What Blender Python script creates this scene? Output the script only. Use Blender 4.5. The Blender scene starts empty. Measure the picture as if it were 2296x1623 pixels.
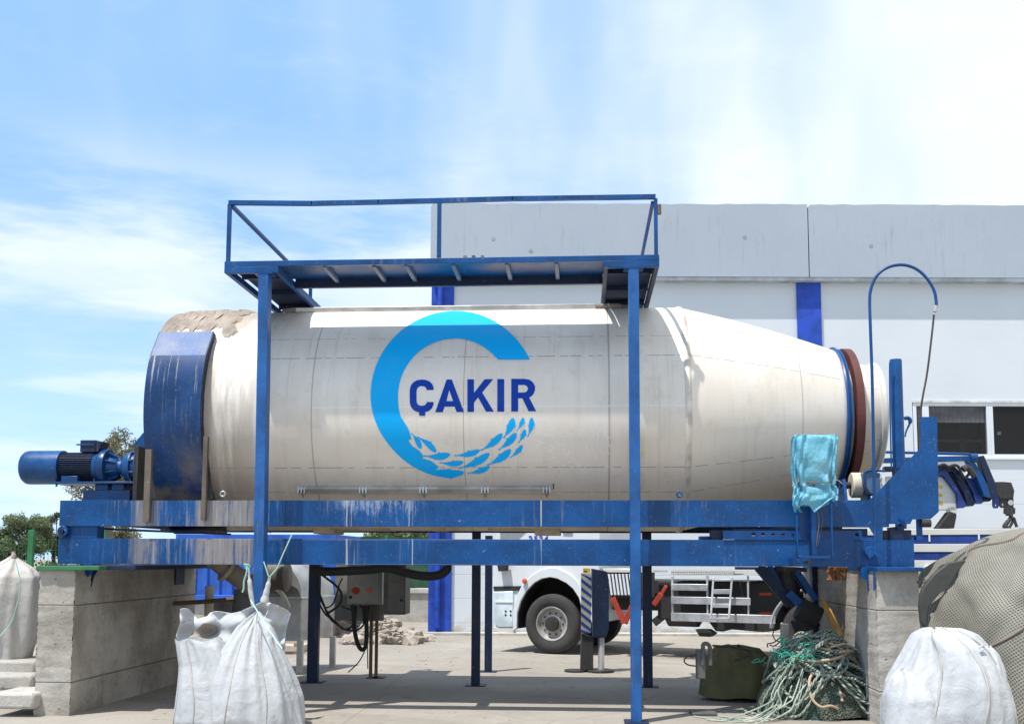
import bpy, bmesh, math, random
from mathutils import Vector, Matrix, noise as mnoise
from mathutils.geometry import tessellate_polygon
R_ = math.radians
scene = bpy.context.scene
C = scene.collection

# ---------------------------------------------------------------- camera
F_PX, CX, CY, WPX, HPX = 2356.0, 1148.0, 1020.9, 2296.0, 1622.6     # in units of a 2296 px wide picture
cam_data = bpy.data.cameras.new("camera")
cam = bpy.data.objects.new("camera", cam_data)
C.objects.link(cam)
CAMM = (Matrix.Rotation(R_(3.8), 3, 'Z') @ Matrix.Rotation(math.pi/2 + R_(5.6), 3, 'X') @ Matrix.Rotation(R_(0.19), 3, 'Z'))
CAMP = Vector((0, 0, 1.6))
cam.matrix_world = Matrix.Translation(CAMP) @ CAMM.to_4x4()
cam_data.sensor_width = 36
cam_data.sensor_fit = 'HORIZONTAL'
cam_data.lens = 36 * F_PX / WPX
cam_data.shift_y = (CY - HPX/2) / WPX
cam_data.clip_end = 3000
scene.camera = cam
scene.render.resolution_x, scene.render.resolution_y = 1024, 723

# ---------------------------------------------------------------- sun, sky, exposure
SUN_TRAVEL = Vector((0.28, 0.29, -1.0)).normalized()
sun_pos = -SUN_TRAVEL
sl = bpy.data.lights.new("sun", 'SUN'); sl.energy = 4.3; sl.angle = R_(0.6); sl.color = (1.0, 0.965, 0.91)
so = bpy.data.objects.new("sun", sl); C.objects.link(so)
so.rotation_mode = 'QUATERNION'; so.rotation_quaternion = SUN_TRAVEL.to_track_quat('-Z', 'Y')
so.location = (-6, -4, 20)
scene.view_settings.view_transform = 'Standard'
scene.view_settings.look = 'None'
scene.view_settings.exposure = 0.42
scene.view_settings.gamma = 1

# ---------------------------------------------------------------- node helper
class G:
    def __init__(self, tree):
        self.t = tree; self.n = tree.nodes; self.l = tree.links; self.n.clear()
    def new(self, typ, **kw):
        x = self.n.new(typ)
        for k, v in kw.items(): setattr(x, k, v)
        return x
    def put(self, sock, v):
        if isinstance(v, bpy.types.NodeSocket): self.l.new(v, sock)
        elif v is not None:
            if isinstance(v, (tuple, list)) and len(v) == 3 and sock.type == 'RGBA': v = (*v, 1)
            sock.default_value = v
    def m(self, op, a, b=None, c=None):
        x = self.new('ShaderNodeMath', operation=op)
        self.put(x.inputs[0], a); self.put(x.inputs[1], b)
        if c is not None: self.put(x.inputs[2], c)
        return x.outputs[0]
    def step(self, v, a, b, lo=0.0, hi=1.0):
        x = self.new('ShaderNodeMapRange', interpolation_type='SMOOTHSTEP')
        self.put(x.inputs[0], v); self.put(x.inputs[1], a); self.put(x.inputs[2], b); self.put(x.inputs[3], lo); self.put(x.inputs[4], hi)
        return x.outputs[0]
    def band(self, v, a, b, s=0.02):
        return self.m('MULTIPLY', self.step(v, a - s, a + s), self.step(v, b - s, b + s, 1.0, 0.0))
    def mix(self, f, a, b, mode='MIX'):
        x = self.new('ShaderNodeMix', data_type='RGBA', blend_type=mode)
        self.put(x.inputs[0], f); self.put(x.inputs[6], a); self.put(x.inputs[7], b)
        return x.outputs[2]
    def noise(self, vec, scale=5.0, detail=4.0, rough=0.55, sc=None, loc=None):
        if sc or loc:
            mp = self.new('ShaderNodeMapping'); self.put(mp.inputs[0], vec)
            if sc: mp.inputs[3].default_value = sc
            if loc: mp.inputs[1].default_value = loc
            vec = mp.outputs[0]
        x = self.new('ShaderNodeTexNoise'); self.put(x.inputs['Vector'], vec)
        x.inputs['Scale'].default_value = scale; x.inputs['Detail'].default_value = detail; x.inputs['Roughness'].default_value = rough
        return x.outputs[0]
    def vor(self, vec, scale=5.0, feature='F1'):
        x = self.new('ShaderNodeTexVoronoi', feature=feature); self.put(x.inputs['Vector'], vec); x.inputs['Scale'].default_value = scale
        return x.outputs[0]
    def obj(self): return self.new('ShaderNodeTexCoord').outputs['Object']
    def uv(self): return self.new('ShaderNodeTexCoord').outputs['UV']
    def pos(self): return self.new('ShaderNodeNewGeometry').outputs['Position']
    def sep(self, v):
        x = self.new('ShaderNodeSeparateXYZ'); self.put(x.inputs[0], v); return x.outputs
    def bump(self, h, strength=0.3, dist=0.01, normal=None):
        x = self.new('ShaderNodeBump'); self.put(x.inputs['Height'], h); x.inputs['Strength'].default_value = strength; x.inputs['Distance'].default_value = dist
        if normal: self.put(x.inputs['Normal'], normal)
        return x.outputs[0]
    def bsdf(self, col, rough=0.5, metal=0.0, normal=None, spec=0.5, trans=None, sub=None, alpha=None, aniso=None):
        b = self.new('ShaderNodeBsdfPrincipled'); o = self.new('ShaderNodeOutputMaterial')
        self.put(b.inputs['Base Color'], col); self.put(b.inputs['Roughness'], rough); self.put(b.inputs['Metallic'], metal)
        b.inputs['Specular IOR Level'].default_value = spec
        if normal: self.put(b.inputs['Normal'], normal)
        if trans: b.inputs['Transmission Weight'].default_value = trans
        if alpha is not None: self.put(b.inputs['Alpha'], alpha)
        if aniso: b.inputs['Anisotropic'].default_value = aniso
        if sub:
            tr = self.new('ShaderNodeBsdfTranslucent'); self.put(tr.inputs[0], col); mx = self.new('ShaderNodeMixShader'); mx.inputs[0].default_value = sub
            self.l.new(b.outputs[0], mx.inputs[1]); self.l.new(tr.outputs[0], mx.inputs[2]); self.l.new(mx.outputs[0], o.inputs[0])
        else: self.l.new(b.outputs[0], o.inputs[0])
        return b

def newmat(name):
    m = bpy.data.materials.new(name); m.use_nodes = True
    return m, G(m.node_tree)

# world: physical sky with thin high clouds thickening to the right
world = bpy.data.worlds.new("World"); scene.world = world; world.use_nodes = True
g = G(world.node_tree)
sky = g.new('ShaderNodeTexSky', sky_type='NISHITA', sun_disc=False)
sky.sun_elevation = math.asin(sun_pos.z); sky.sun_rotation = math.atan2(sun_pos.x, sun_pos.y)
sky.air_density = 1.0; sky.dust_density = 0.7; sky.ozone_density = 1.4
dirv = g.new('ShaderNodeTexCoord').outputs['Generated']
sx, sy, sz = g.sep(dirv)
right = g.m('ADD', g.m('MULTIPLY', sx, 1.0), 0.12)
n1 = g.noise(dirv, 2.3, 6, 0.55, sc=(1.0, 1.0, 3.2), loc=(3.1, 0.4, 0.2))
n2 = g.noise(dirv, 3.0, 3, 0.5, sc=(2.4, 1, 0.7), loc=(0.3, 7.4, 1.2))
lowband = g.band(sz, 0.20, 0.335, 0.06)
leftw = g.step(sx, -0.1, 0.25, 1.0, 0.0)
streak = g.m('MULTIPLY', g.m('MULTIPLY', lowband, leftw), g.step(g.noise(dirv, 2.6, 6, 0.6, sc=(1.0, 1.0, 4.2), loc=(3.1, 0.4, 0.2)), 0.40, 0.60))
veil = g.step(g.m('ADD', g.m('MULTIPLY', right, 1.25), g.m('MULTIPLY', g.m('SUBTRACT', n2, 0.5), 1.3)), -0.32, 0.72)
n3 = g.noise(dirv, 2.2, 5, 0.55, sc=(1.0, 1.0, 7.0), loc=(1.3, 2.4, 0.9))
n4 = g.noise(dirv, 7.0, 8, 0.68, sc=(1.0, 1.0, 2.2))
wisps = g.m('ADD', g.m('MULTIPLY', g.step(n4, 0.48, 0.7), 0.10), g.m('ADD', g.m('MULTIPLY', g.step(n1, 0.5, 0.74), 0.06), g.m('MULTIPLY', g.m('MULTIPLY', g.step(n3, 0.50, 0.64), g.step(sz, 0.30, 0.2)), 0.55)))
lowhaze = g.step(sz, 0.34, 0.0)
cloud = g.m('MINIMUM', g.m('ADD', g.m('ADD', g.m('MULTIPLY', veil, 0.95), g.m('MULTIPLY', streak, 0.68)), wisps), 1.0)
blue = g.mix(0.75, sky.outputs[0], (3.0, 5.3, 9.3))
blue = g.mix(g.m('MULTIPLY', lowhaze, 0.6), blue, (5.6, 7.9, 9.9))
skycol = g.mix(cloud, blue, (7.3, 7.85, 8.35))
bg = g.new('ShaderNodeBackground'); g.put(bg.inputs[0], skycol); bg.inputs[1].default_value = 0.104
wo = g.new('ShaderNodeOutputWorld'); g.l.new(bg.outputs[0], wo.inputs[0])

# ---------------------------------------------------------------- pixel -> point
def ray(px, py): return CAMM @ Vector(((px - CX)/F_PX, -(py - CY)/F_PX, -1.0))
def P(px, py, Y):
    d = ray(px, py); return CAMP + d * (Y / d.y)
def Gd(px, py, z=0.0):
    d = ray(px, py); return CAMP + d * ((z - CAMP.z) / d.z)
CAMF = Matrix.Rotation(R_(3.8), 3, 'Z')
def CF(xc, zc, h=0.0):            # metres right of / in front of the camera -> world
    v = CAMF @ Vector((xc, zc, 0)); return Vector((v.x, v.y, h))
def PD(px, py, depth):            # point at a given distance along the viewing direction (level)
    d = ray(px, py); f = CAMF @ Vector((0, 1, 0)); return CAMP + d * (depth / d.dot(f))
S_ = 1/1.01873
def Z(ox, oy, k): return lambda x, y: ((ox + x/k)*S_, (oy + y/k)*S_)   # zoomed crop -> picture units

class Frame:                       # an upright local frame (turned about Z) for things that stand askew
    def __init__(self, origin, rot):
        self.o = Vector(origin); self.r = rot; self.M = Matrix.Rotation(rot, 3, 'Z'); self.Mi = self.M.transposed()
    def pix(self, px, py, v=0.0):
        d = self.Mi @ ray(px, py); c = self.Mi @ (CAMP - self.o)
        return c + d * ((v - c.y) / d.y)

# ---------------------------------------------------------------- mesh builder
class MB:
    def __init__(self): self.v = []; self.f = []; self.uv = None
    def add(self, vs, fs):
        b = len(self.v); self.v += [tuple(x) for x in vs]; self.f += [tuple(b + i for i in f) for f in fs]; return self
    def box(self, a, b):
        x0, x1 = sorted((a[0], b[0])); y0, y1 = sorted((a[1], b[1])); z0, z1 = sorted((a[2], b[2]))
        return self.add([(x0,y0,z0),(x1,y0,z0),(x1,y1,z0),(x0,y1,z0),(x0,y0,z1),(x1,y0,z1),(x1,y1,z1),(x0,y1,z1)],
                        [(0,3,2,1),(4,5,6,7),(0,1,5,4),(1,2,6,5),(2,3,7,6),(3,0,4,7)])
    def pbox(self, x0, y0, x1, y1, Y, dep):      # box whose front face lies at depth Y
        a = P(x0, y0, Y); b = P(x1, y1, Y); return self.box((a.x, Y, a.z), (b.x, Y + dep, b.z))
    def fbox(self, fr, x0, y0, x1, y1, v, dep):
        a = fr.pix(x0, y0, v); b = fr.pix(x1, y1, v); return self.box((a.x, v, a.z), (b.x, v + dep, b.z))
    def bar(self, a, b, w, h, up=(0,0,1)):       # rectangular bar from a to b
        a = Vector(a); b = Vector(b); d = (b - a).normalized(); u = Vector(up)
        s = d.cross(u)
        if s.length < 1e-4: s = d.cross(Vector((0,1,0)))
        s.normalize(); u = s.cross(d).normalized()
        vs = [p + s*i*w/2 + u*j*h/2 for p in (a, b) for i, j in ((-1,-1),(1,-1),(1,1),(-1,1))]
        return self.add(vs, [(0,1,2,3),(7,6,5,4),(0,4,5,1),(1,5,6,2),(2,6,7,3),(3,7,4,0)])
    def cyl(self, a, b, r0, r1=None, n=20, caps=True):
        a = Vector(a); b = Vector(b); r1 = r0 if r1 is None else r1
        d = (b - a).normalized(); s = d.orthogonal().normalized(); u = d.cross(s)
        vs = []
        for p, r in ((a, r0), (b, r1)):
            for i in range(n):
                t = 2*math.pi*i/n; vs.append(p + (s*math.cos(t) + u*math.sin(t))*r)
        fs = [(i, (i+1) % n, n + (i+1) % n, n + i) for i in range(n)]
        if caps: fs += [tuple(range(n-1, -1, -1)), tuple(range(n, 2*n))]
        return self.add(vs, fs)
    def lathe(self, o, axis, prof, n=32, a0=0.0, a1=2*math.pi, ref=None):   # prof: (distance along axis, radius)
        o = Vector(o); d = Vector(axis).normalized(); s = (Vector(ref) if ref else d.orthogonal()).normalized(); u = d.cross(s)
        full = abs(a1 - a0 - 2*math.pi) < 1e-6; m = n if full else n + 1
        vs = []
        for t, r in prof:
            for i in range(m):
                a = a0 + (a1 - a0)*i/n; vs.append(o + d*t + (s*math.cos(a) + u*math.sin(a))*r)
        fs = []
        for j in range(len(prof) - 1):
            for i in range(n):
                k = (i + 1) % m; fs.append((j*m + i, j*m + k, (j+1)*m + k, (j+1)*m + i))
        return self.add(vs, fs)
    def tube(self, pts, r, n=8, smooth=4, caps=True):
        pts = [Vector(p) for p in pts]
        if smooth > 1 and len(pts) > 2:
            q = []
            for i in range(len(pts) - 1):
                p0 = pts[max(i-1, 0)]; p1 = pts[i]; p2 = pts[i+1]; p3 = pts[min(i+2, len(pts)-1)]
                for k in range(smooth):
                    t = k/smooth
                    q.append(0.5*((2*p1) + (p2-p0)*t + (2*p0-5*p1+4*p2-p3)*t*t + (3*p1-p0-3*p2+p3)*t**3))
            q.append(pts[-1]); pts = q
        N = len(pts); vs = []; s = None
        for i, p in enumerate(pts):
            d = (pts[min(i+1, N-1)] - pts[max(i-1, 0)])
            if d.length < 1e-7: d = Vector((0,0,1))
            d.normalize()
            if s is None: s = d.orthogonal().normalized()
            s = (s - d*s.dot(d))
            if s.length < 1e-5: s = d.orthogonal()
            s.normalize(); u = d.cross(s)
            rr = r[min(int(i*len(r)/N), len(r)-1)] if isinstance(r, (list, tuple)) else r
            for k in range(n):
                a = 2*math.pi*k/n; vs.append(p + (s*math.cos(a) + u*math.sin(a))*rr)
        fs = [(j*n + k, j*n + (k+1) % n, (j+1)*n + (k+1) % n, (j+1)*n + k) for j in range(N-1) for k in range(n)]
        if caps: fs += [tuple(range(n-1, -1, -1)), tuple((N-1)*n + k for k in range(n))]
        return self.add(vs, fs)
    def prism(self, loops, ex):                  # loops: 3-D polygons in one plane (first outer, rest holes), ex: extrusion vector
        ex = Vector(ex); pts = [Vector(p) for l in loops for p in l]; n = len(pts)
        tri = tessellate_polygon([[Vector(p) for p in l] for l in loops])
        vs = pts + [p + ex for p in pts]; fs = []
        nrm = Vector((0,0,0))
        for t in tri: nrm += (pts[t[1]] - pts[t[0]]).cross(pts[t[2]] - pts[t[0]]) if False else Vector((0,0,0))
        for t in tri:
            nn = (pts[t[1]] - pts[t[0]]).cross(pts[t[2]] - pts[t[0]])
            a = t if nn.dot(ex) < 0 else t[::-1]
            fs.append(tuple(a)); fs.append(tuple(i + n for i in a[::-1]))
        b = 0
        for l in loops:
            m = len(l)
            for i in range(m): fs.append((b+i, b+(i+1) % m, n+b+(i+1) % m, n+b+i))
            b += m
        return self.add(vs, fs)
    def grid(self, fn, nu, nv, closed=False, uv=None):   # fn(i/nu, j/nv) -> point
        base = len(self.v); mu = nu if closed else nu + 1
        for j in range(nv + 1):
            for i in range(mu): self.v.append(tuple(fn(i/nu, j/nv)))
        for j in range(nv):
            for i in range(nu): k = (i+1) % mu; self.f.append((base+j*mu+i, base+j*mu+k, base+(j+1)*mu+k, base+(j+1)*mu+i))
        if uv:
            self.uv = self.uv or {}
            fi = len(self.f) - nu*nv
            for j in range(nv):
                for i in range(nu):
                    self.uv[fi + j*nu + i] = [(i/nu*uv[0], j/nv*uv[1]), ((i+1)/nu*uv[0], j/nv*uv[1]), ((i+1)/nu*uv[0], (j+1)/nv*uv[1]), (i/nu*uv[0], (j+1)/nv*uv[1])]
        return self

def tagit(o, label=None, cat=None, group=None, kind=None):
    if label: o['label'] = label
    if cat: o['category'] = cat
    if group: o['group'] = group
    if kind: o['kind'] = kind
    return o
def root_of(o):
    while o.parent: o = o.parent
    return o
def obj(name, mb, mat, parent=None, local=False, bevel=0.0, smooth=40, loc=None, fix=True):
    me = bpy.data.meshes.new(name); me.from_pydata(mb.v, [], mb.f)
    if mb.uv:
        ul = me.uv_layers.new(name='UVMap')
        for p in me.polygons:
            q = mb.uv.get(p.index)
            if q:
                for k, li in enumerate(p.loop_indices): ul.data[li].uv = q[k]
    if fix:
        b = bmesh.new(); b.from_mesh(me); bmesh.ops.recalc_face_normals(b, faces=b.faces); b.to_mesh(me); b.free()
    o = bpy.data.objects.new(name, me); C.objects.link(o)
    if mat: me.materials.append(mat)
    if parent:
        o.parent = parent
        if not local:
            rt = root_of(parent); me.transform((Matrix.Translation(rt.location) @ Matrix.Rotation(rt.rotation_euler.z, 4, 'Z')).inverted())
    elif loc is not None:
        me.transform(Matrix.Translation(-Vector(loc))); o.location = loc
    if smooth:
        for p in me.polygons: p.use_smooth = True
        me.set_sharp_from_angle(angle=R_(smooth))
    if bevel:
        md = o.modifiers.new('bevel', 'BEVEL'); md.width = bevel; md.segments = 2; md.limit_method = 'ANGLE'; md.angle_limit = R_(50); md.harden_normals = False
    return o
def thing(name, label, cat, loc=(0,0,0), rot=0.0, group=None):
    o = bpy.data.objects.new(name, None); C.objects.link(o); o.location = loc; o.rotation_euler = (0, 0, rot); o.empty_display_size = 0.2
    return tagit(o, label, cat, group)
def dup(root, loc, rot=0.0, label=None):
    def cp(o, par):
        c = o.copy(); C.objects.link(c); c.parent = par
        for ch in o.children: cp(ch, c)
        return c
    r = cp(root, None); r.location = loc; r.rotation_euler = (0, 0, rot)
    if label: r['label'] = label
    return r

# ---------------------------------------------------------------- materials
def painted(name, col, rough=0.45, metal=0.0, var=0.25, dirt=(0.33, 0.29, 0.23), amt=0.35, streak=True, bump=0.15, chips=True, spec=0.35, spots=None):
    m, g = newmat(name); v = g.pos()
    n = g.noise(v, 3.0, 6, 0.6)
    base = g.mix(g.step(n, 0.3, 0.7), tuple(c*(1-var) for c in col), tuple(min(c*(1+var), 1) for c in col))
    if streak:
        s = g.noise(v, 1.0, 5, 0.65, sc=(22, 22, 1.1)); s2 = g.noise(v, 1.6, 3)
        base = g.mix(g.m('MULTIPLY', g.m('MULTIPLY', g.step(s, 0.55, 0.72), g.step(s2, 0.45, 0.65)), amt), base, dirt)
    fine = g.noise(v, 38, 4, 0.7)
    base = g.mix(g.m('MULTIPLY', g.step(fine, 0.56, 0.74), amt*0.6), base, dirt)
    if chips:
        ch = g.noise(v, 14, 3, 0.8)
        base = g.mix(g.m('MULTIPLY', g.step(ch, 0.68, 0.72), 0.55), base, tuple(min(1, c*0.5+0.32) for c in col))
    if spots:
        base = spots(g, v, base)
    rr = g.step(n, 0.2, 0.8, rough-0.08, rough+0.12)
    g.bsdf(base, rr, metal, g.bump(fine, bump, 0.004), spec)
    return m

# dirty runs on the beams: brown feed dust near the left end and a pale splash in the middle
def beam_spots(g, v, base):
    x, y, z = g.sep(v)
    st = g.noise(v, 1.0, 6, 0.7, sc=(30, 2, 1.4)); lump = g.noise(v, 2.5, 5, 0.6)
    brown = g.m('ADD', g.band(x, -4.07, -3.45, 0.05), g.m('MULTIPLY', g.band(x, -4.75, -4.5, 0.06), 0.8))
    brown = g.m('MULTIPLY', brown, g.step(g.m('ADD', st, g.m('MULTIPLY', lump, 0.5)), 0.55, 0.78))
    base = g.mix(g.m('MULTIPLY', brown, 0.88), base, (0.26, 0.235, 0.21))
    soft = g.m('MULTIPLY', g.band(x, -4.95, -3.15, 0.25), g.step(st, 0.52, 0.7))
    base = g.mix(g.m('MULTIPLY', soft, 0.55), base, (0.42, 0.42, 0.42))
    upper = g.step(z, 1.88, 1.92)
    w = g.noise(v, 1.0, 7, 0.72, sc=(11, 2, 4.2)); drp = g.noise(v, 1.0, 4, 0.6, sc=(40, 2, 2.2)); rise = g.m('MULTIPLY', g.step(z, 1.93, 2.2, 0.0, 0.10), 1.0)
    spl = g.m('MULTIPLY', g.m('MULTIPLY', g.band(x, -2.55, -1.72, 0.16), upper), g.step(g.m('ADD', g.m('ADD', g.m('MULTIPLY', w, .7), g.m('MULTIPLY', drp, .3)), rise), 0.53, 0.66))
    base = g.mix(g.m('MULTIPLY', spl, 0.55), base, (0.36, 0.42, 0.48))
    run = g.noise(v, 1.0, 4, 0.6, sc=(48, 3, 0.7))
    r2 = g.m('MULTIPLY', g.m('ADD', g.m('ADD', g.band(x, -2.5, -2.35, 0.03), g.band(x, -0.49, -0.41, 0.015)), g.band(x, -1.85, -1.75, 0.02)), g.step(run, 0.53, 0.62))
    base = g.mix(g.m('MINIMUM', g.m('MULTIPLY', r2, 0.7), 1.0), base, (0.5, 0.5, 0.45))
    return base
BLUE = (0.0, 0.056, 0.195)
blue = painted('blue_paint', BLUE, 0.42, amt=0.28)
beam_blue = painted('beam_paint', BLUE, 0.42, amt=0.34, spots=beam_spots)
beam_clean = painted('clean_blue_paint', (0.0, 0.050, 0.18), 0.36, amt=0.06, streak=False)
guard_blue = painted('guard_paint', (0.005, 0.04, 0.135), 0.4, amt=0.25, spots=lambda g, v, b: g.mix(g.m('MULTIPLY', g.m('MULTIPLY', g.step(g.sep(v)[2], 2.25, 2.95, 1.0, 0.0), g.step(g.noise(v, 2.2, 5), 0.38, 0.62)), 0.85), g.mix(g.m('MULTIPLY', g.m('MULTIPLY', g.step(g.noise(v, 1.0, 5, 0.7, sc=(26, 3, 1.0)), 0.56, 0.68), g.step(g.sep(v)[2], 2.9, 3.9)), 0.75), b, (0.55, 0.52, 0.47)), (0.25, 0.20, 0.14)))
navy = painted('dark_blue_paint', (0.007, 0.018, 0.052), 0.5, amt=0.2)
motor_blue = painted('motor_paint', (0.006, 0.055, 0.17), 0.33, amt=0.22, bump=0.25)
wall_blue = painted('wall_blue', (0.018, 0.065, 0.40), 0.6, amt=0.05, chips=False, streak=False, bump=0.05)
rust = painted('rusty_steel', (0.16, 0.10, 0.065), 0.8, amt=0.5, dirt=(0.24, 0.17, 0.11))
dusty = painted('dusty_steel', (0.22, 0.185, 0.15), 0.8, amt=0.6)
brown = painted('brown_ring_paint', (0.095, 0.028, 0.022), 0.6, amt=0.3, dirt=(0.2, 0.09, 0.06), streak=False)
cream = painted('cream_rubber', (0.62, 0.55, 0.42), 0.6, amt=0.3, streak=False, chips=False)
white_paint = painted('white_paint', (0.66, 0.69, 0.71), 0.35, amt=0.24, dirt=(0.4, 0.37, 0.31), var=0.03, chips=False)
white_warm = painted('warm_white_paint', (0.60, 0.59, 0.54), 0.45, amt=0.15, var=0.05, chips=False)
black = painted('black_rubber', (0.025, 0.025, 0.025), 0.7, amt=0.15, dirt=(0.2, 0.17, 0.13), chips=False, streak=False)
dark_iron = painted('dark_iron', (0.035, 0.033, 0.033), 0.55, amt=0.3, chips=False)
alu = painted('aluminium', (0.55, 0.56, 0.57), 0.42, metal=0.6, amt=0.15, chips=False)
steel = painted('stainless_steel', (0.5, 0.5, 0.48), 0.4, metal=0.75, amt=0.25, chips=False)
grey_cab = painted('grey_cabinet_paint', (0.33, 0.32, 0.28), 0.55, amt=0.15, chips=False)
dark_grey = painted('dark_grey_paint', (0.10, 0.10, 0.095), 0.6, amt=0.2, chips=False)
red = painted('red_paint', (0.36, 0.045, 0.025), 0.5, amt=0.2)
yellow = painted('yellow_paint', (0.55, 0.38, 0.03), 0.5, amt=0.25)
olive = painted('olive_cover', (0.10, 0.092, 0.04), 0.75, amt=0.3, streak=False)
green_paint = painted('green_paint', (0.03, 0.16, 0.06), 0.5, amt=0.2)
tyre_m = painted('tyre_rubber', (0.045, 0.043, 0.042), 0.85, amt=0.7, dirt=(0.22, 0.19, 0.16), chips=False, streak=False)
rim_m = painted('rim_paint', (0.42, 0.40, 0.38), 0.4, metal=0.3, amt=0.4)
orange = painted('orange_lens', (0.7, 0.12, 0.04), 0.3, amt=0.05, streak=False, chips=False)

def concrete(name, a, b, sc=1.0, courses=False, pit=0.6):
    m, g = newmat(name); v = g.pos()
    n = g.noise(v, 1.2*sc, 8, 0.62); f = g.noise(v, 26*sc, 5, 0.7); p = g.vor(v, 9*sc)
    col = g.mix(g.step(n, 0.3, 0.72), a, b)
    col = g.mix(g.m('MULTIPLY', g.step(f, 0.55, 0.8), 0.5 if pit > .3 else .12), col, tuple(c*0.55 for c in a))
    pits = g.step(p, 0.06, 0.13, 1.0, 0.0)
    col = g.mix(g.m('MULTIPLY', pits, pit), col, tuple(c*0.35 for c in a))
    drip = g.noise(v, 1.0, 5, 0.6, sc=(12, 12, 1.2))
    col = g.mix(g.m('MULTIPLY', g.step(drip, 0.55, 0.75), 0.3), col, tuple(c*0.5 for c in b))
    h = g.m('SUBTRACT', g.m('ADD', g.m('MULTIPLY', f, 0.5 if pit > .3 else .15), n), g.m('MULTIPLY', pits, pit))
    if courses:
        z = g.sep(v)[2]; fr = g.m('FRACT', g.m('DIVIDE', g.m('ADD', z, 0.06), 0.78)); ln = g.step(g.m('ABSOLUTE', g.m('SUBTRACT', fr, 0.5)), 0.0, 0.012, 1.0, 0.0)
        col = g.mix(g.m('MULTIPLY', ln, 0.7), col, tuple(c*0.4 for c in a)); h = g.m('SUBTRACT', h, ln)
    bl = g.noise(v, 4.5, 8, 0.75); col = g.mix(g.m('MULTIPLY', g.step(bl, 0.5, 0.66), 0.35 if pit > .3 else .05), col, tuple(c*0.6 for c in a))
    g.bsdf(col, 0.9, 0, g.bump(g.m('ADD', h, bl), 0.85 if pit > .3 else .1, 0.014), 0.2)
    return m
pier_m = concrete('pier_concrete', (0.27, 0.24, 0.20), (0.51, 0.48, 0.43), courses=True)
pier_side_m = pier_m
kerb_m = concrete('kerb_concrete', (0.36, 0.34, 0.30), (0.52, 0.49, 0.44))
slab_m = concrete('slab_concrete', (0.45, 0.42, 0.37), (0.6, 0.57, 0.5))
rock_m = concrete('rubble_stone', (0.30, 0.255, 0.21), (0.46, 0.40, 0.335), 2.0)
mud_m = concrete('dried_mud', (0.26, 0.21, 0.165), (0.44, 0.38, 0.32), 3.0)
parapet_m = concrete('parapet_render', (0.36, 0.405, 0.455), (0.385, 0.43, 0.48), 0.35, pit=0.1)

m, g = newmat('yard_ground'); v = g.pos()
n = g.noise(v, 0.35, 8, 0.6); f = g.noise(v, 14, 6, 0.7); big = g.noise(v, 0.08, 3)
col = g.mix(g.step(n, 0.35, 0.7), (0.27, 0.24, 0.20), (0.34, 0.31, 0.265))
col = g.mix(g.m('MULTIPLY', g.step(f, 0.5, 0.75), 0.35), col, (0.19, 0.165, 0.135))
st = g.noise(v, 0.9, 6, 0.7)
col = g.mix(g.m('MULTIPLY', g.step(st, 0.58, 0.7), 0.35), col, (0.15, 0.14, 0.125))
oil = g.noise(v, 1.7, 5, 0.65, loc=(4, 2, 0)); col = g.mix(g.m('MULTIPLY', g.step(oil, 0.62, 0.68), 0.45), col, (0.085, 0.075, 0.065))
trk = g.m('MULTIPLY', g.band(g.m('FRACT', g.m('MULTIPLY', g.m('ADD', g.sep(v)[1], g.m('MULTIPLY', g.sep(v)[0], .38)), .42)), .1, .24, .04), g.step(g.noise(v, .5, 4), .42, .6)); col = g.mix(g.m('MULTIPLY', trk, .22), col, (0.12, 0.11, 0.10))
dust = g.noise(v, 5, 6, 0.75); col = g.mix(g.m('MULTIPLY', g.step(dust, 0.5, 0.7), 0.3), col, (0.42, 0.385, 0.33))
crack = g.vor(v, 0.45, 'DISTANCE_TO_EDGE')
col = g.mix(g.m('MULTIPLY', g.step(crack, 0.0, 0.006, 1.0, 0.0), 0.4), col, (0.15, 0.13, 0.11))
g.bsdf(col, 0.92, 0, g.bump(g.m('ADD', f, n), 0.4, 0.01), 0.2)
ground_m = m

# cloth / plastic
def cloth(name, col, sub=0.25, rough=0.6, dirt=(0.45, 0.38, 0.3), amt=0.3, weave=True, bumps=0.5, wr=3.0):
    m, g = newmat(name); v = g.pos()
    n = g.noise(v, 2.4, 6, 0.6); w = g.new('ShaderNodeTexNoise'); g.put(w.inputs['Vector'], v); w.inputs['Scale'].default_value = wr; w.inputs['Detail'].default_value = 6; w.inputs['Distortion'].default_value = 1.2
    c = g.mix(g.m('MULTIPLY', g.step(n, 0.5, 0.75), amt), col, dirt)
    rg1 = g.m('ABSOLUTE', g.m('SUBTRACT', g.noise(v, wr*1.1, 3, 0.5, sc=(1.1, 1.1, .45)), .5)); rg2 = g.m('ABSOLUTE', g.m('SUBTRACT', g.noise(v, wr*2.6, 3, 0.55, sc=(1.0, 1.0, 1.0), loc=(3, 1, 2)), .5))
    h = g.m('SUBTRACT', g.m('MULTIPLY', w.outputs[0], .6), g.m('ADD', g.m('MINIMUM', g.m('MULTIPLY', rg1, 1.1), .14), g.m('MINIMUM', g.m('MULTIPLY', rg2, .25), .02)))
    if weave: h = g.m('ADD', h, g.m('MULTIPLY', g.noise(v, 90, 2, 0.5), 0.06))
    g.bsdf(c, rough, 0, g.bump(h, bumps, 0.05), 0.4, sub=sub)
    return m
bag_m = cloth('white_bag_fabric', (0.56, 0.575, 0.585), 0.2, amt=0.22, wr=5)
bag_dirty_m = cloth('soiled_bag_fabric', (0.50, 0.48, 0.45), 0.15, amt=0.5, wr=4)
plastic_m = cloth('blue_plastic_film', (0.24, 0.62, 0.76), 0.4, rough=0.2, dirt=(0.55, 0.82, 0.9), amt=0.45, weave=False, bumps=0.6, wr=11)
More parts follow.
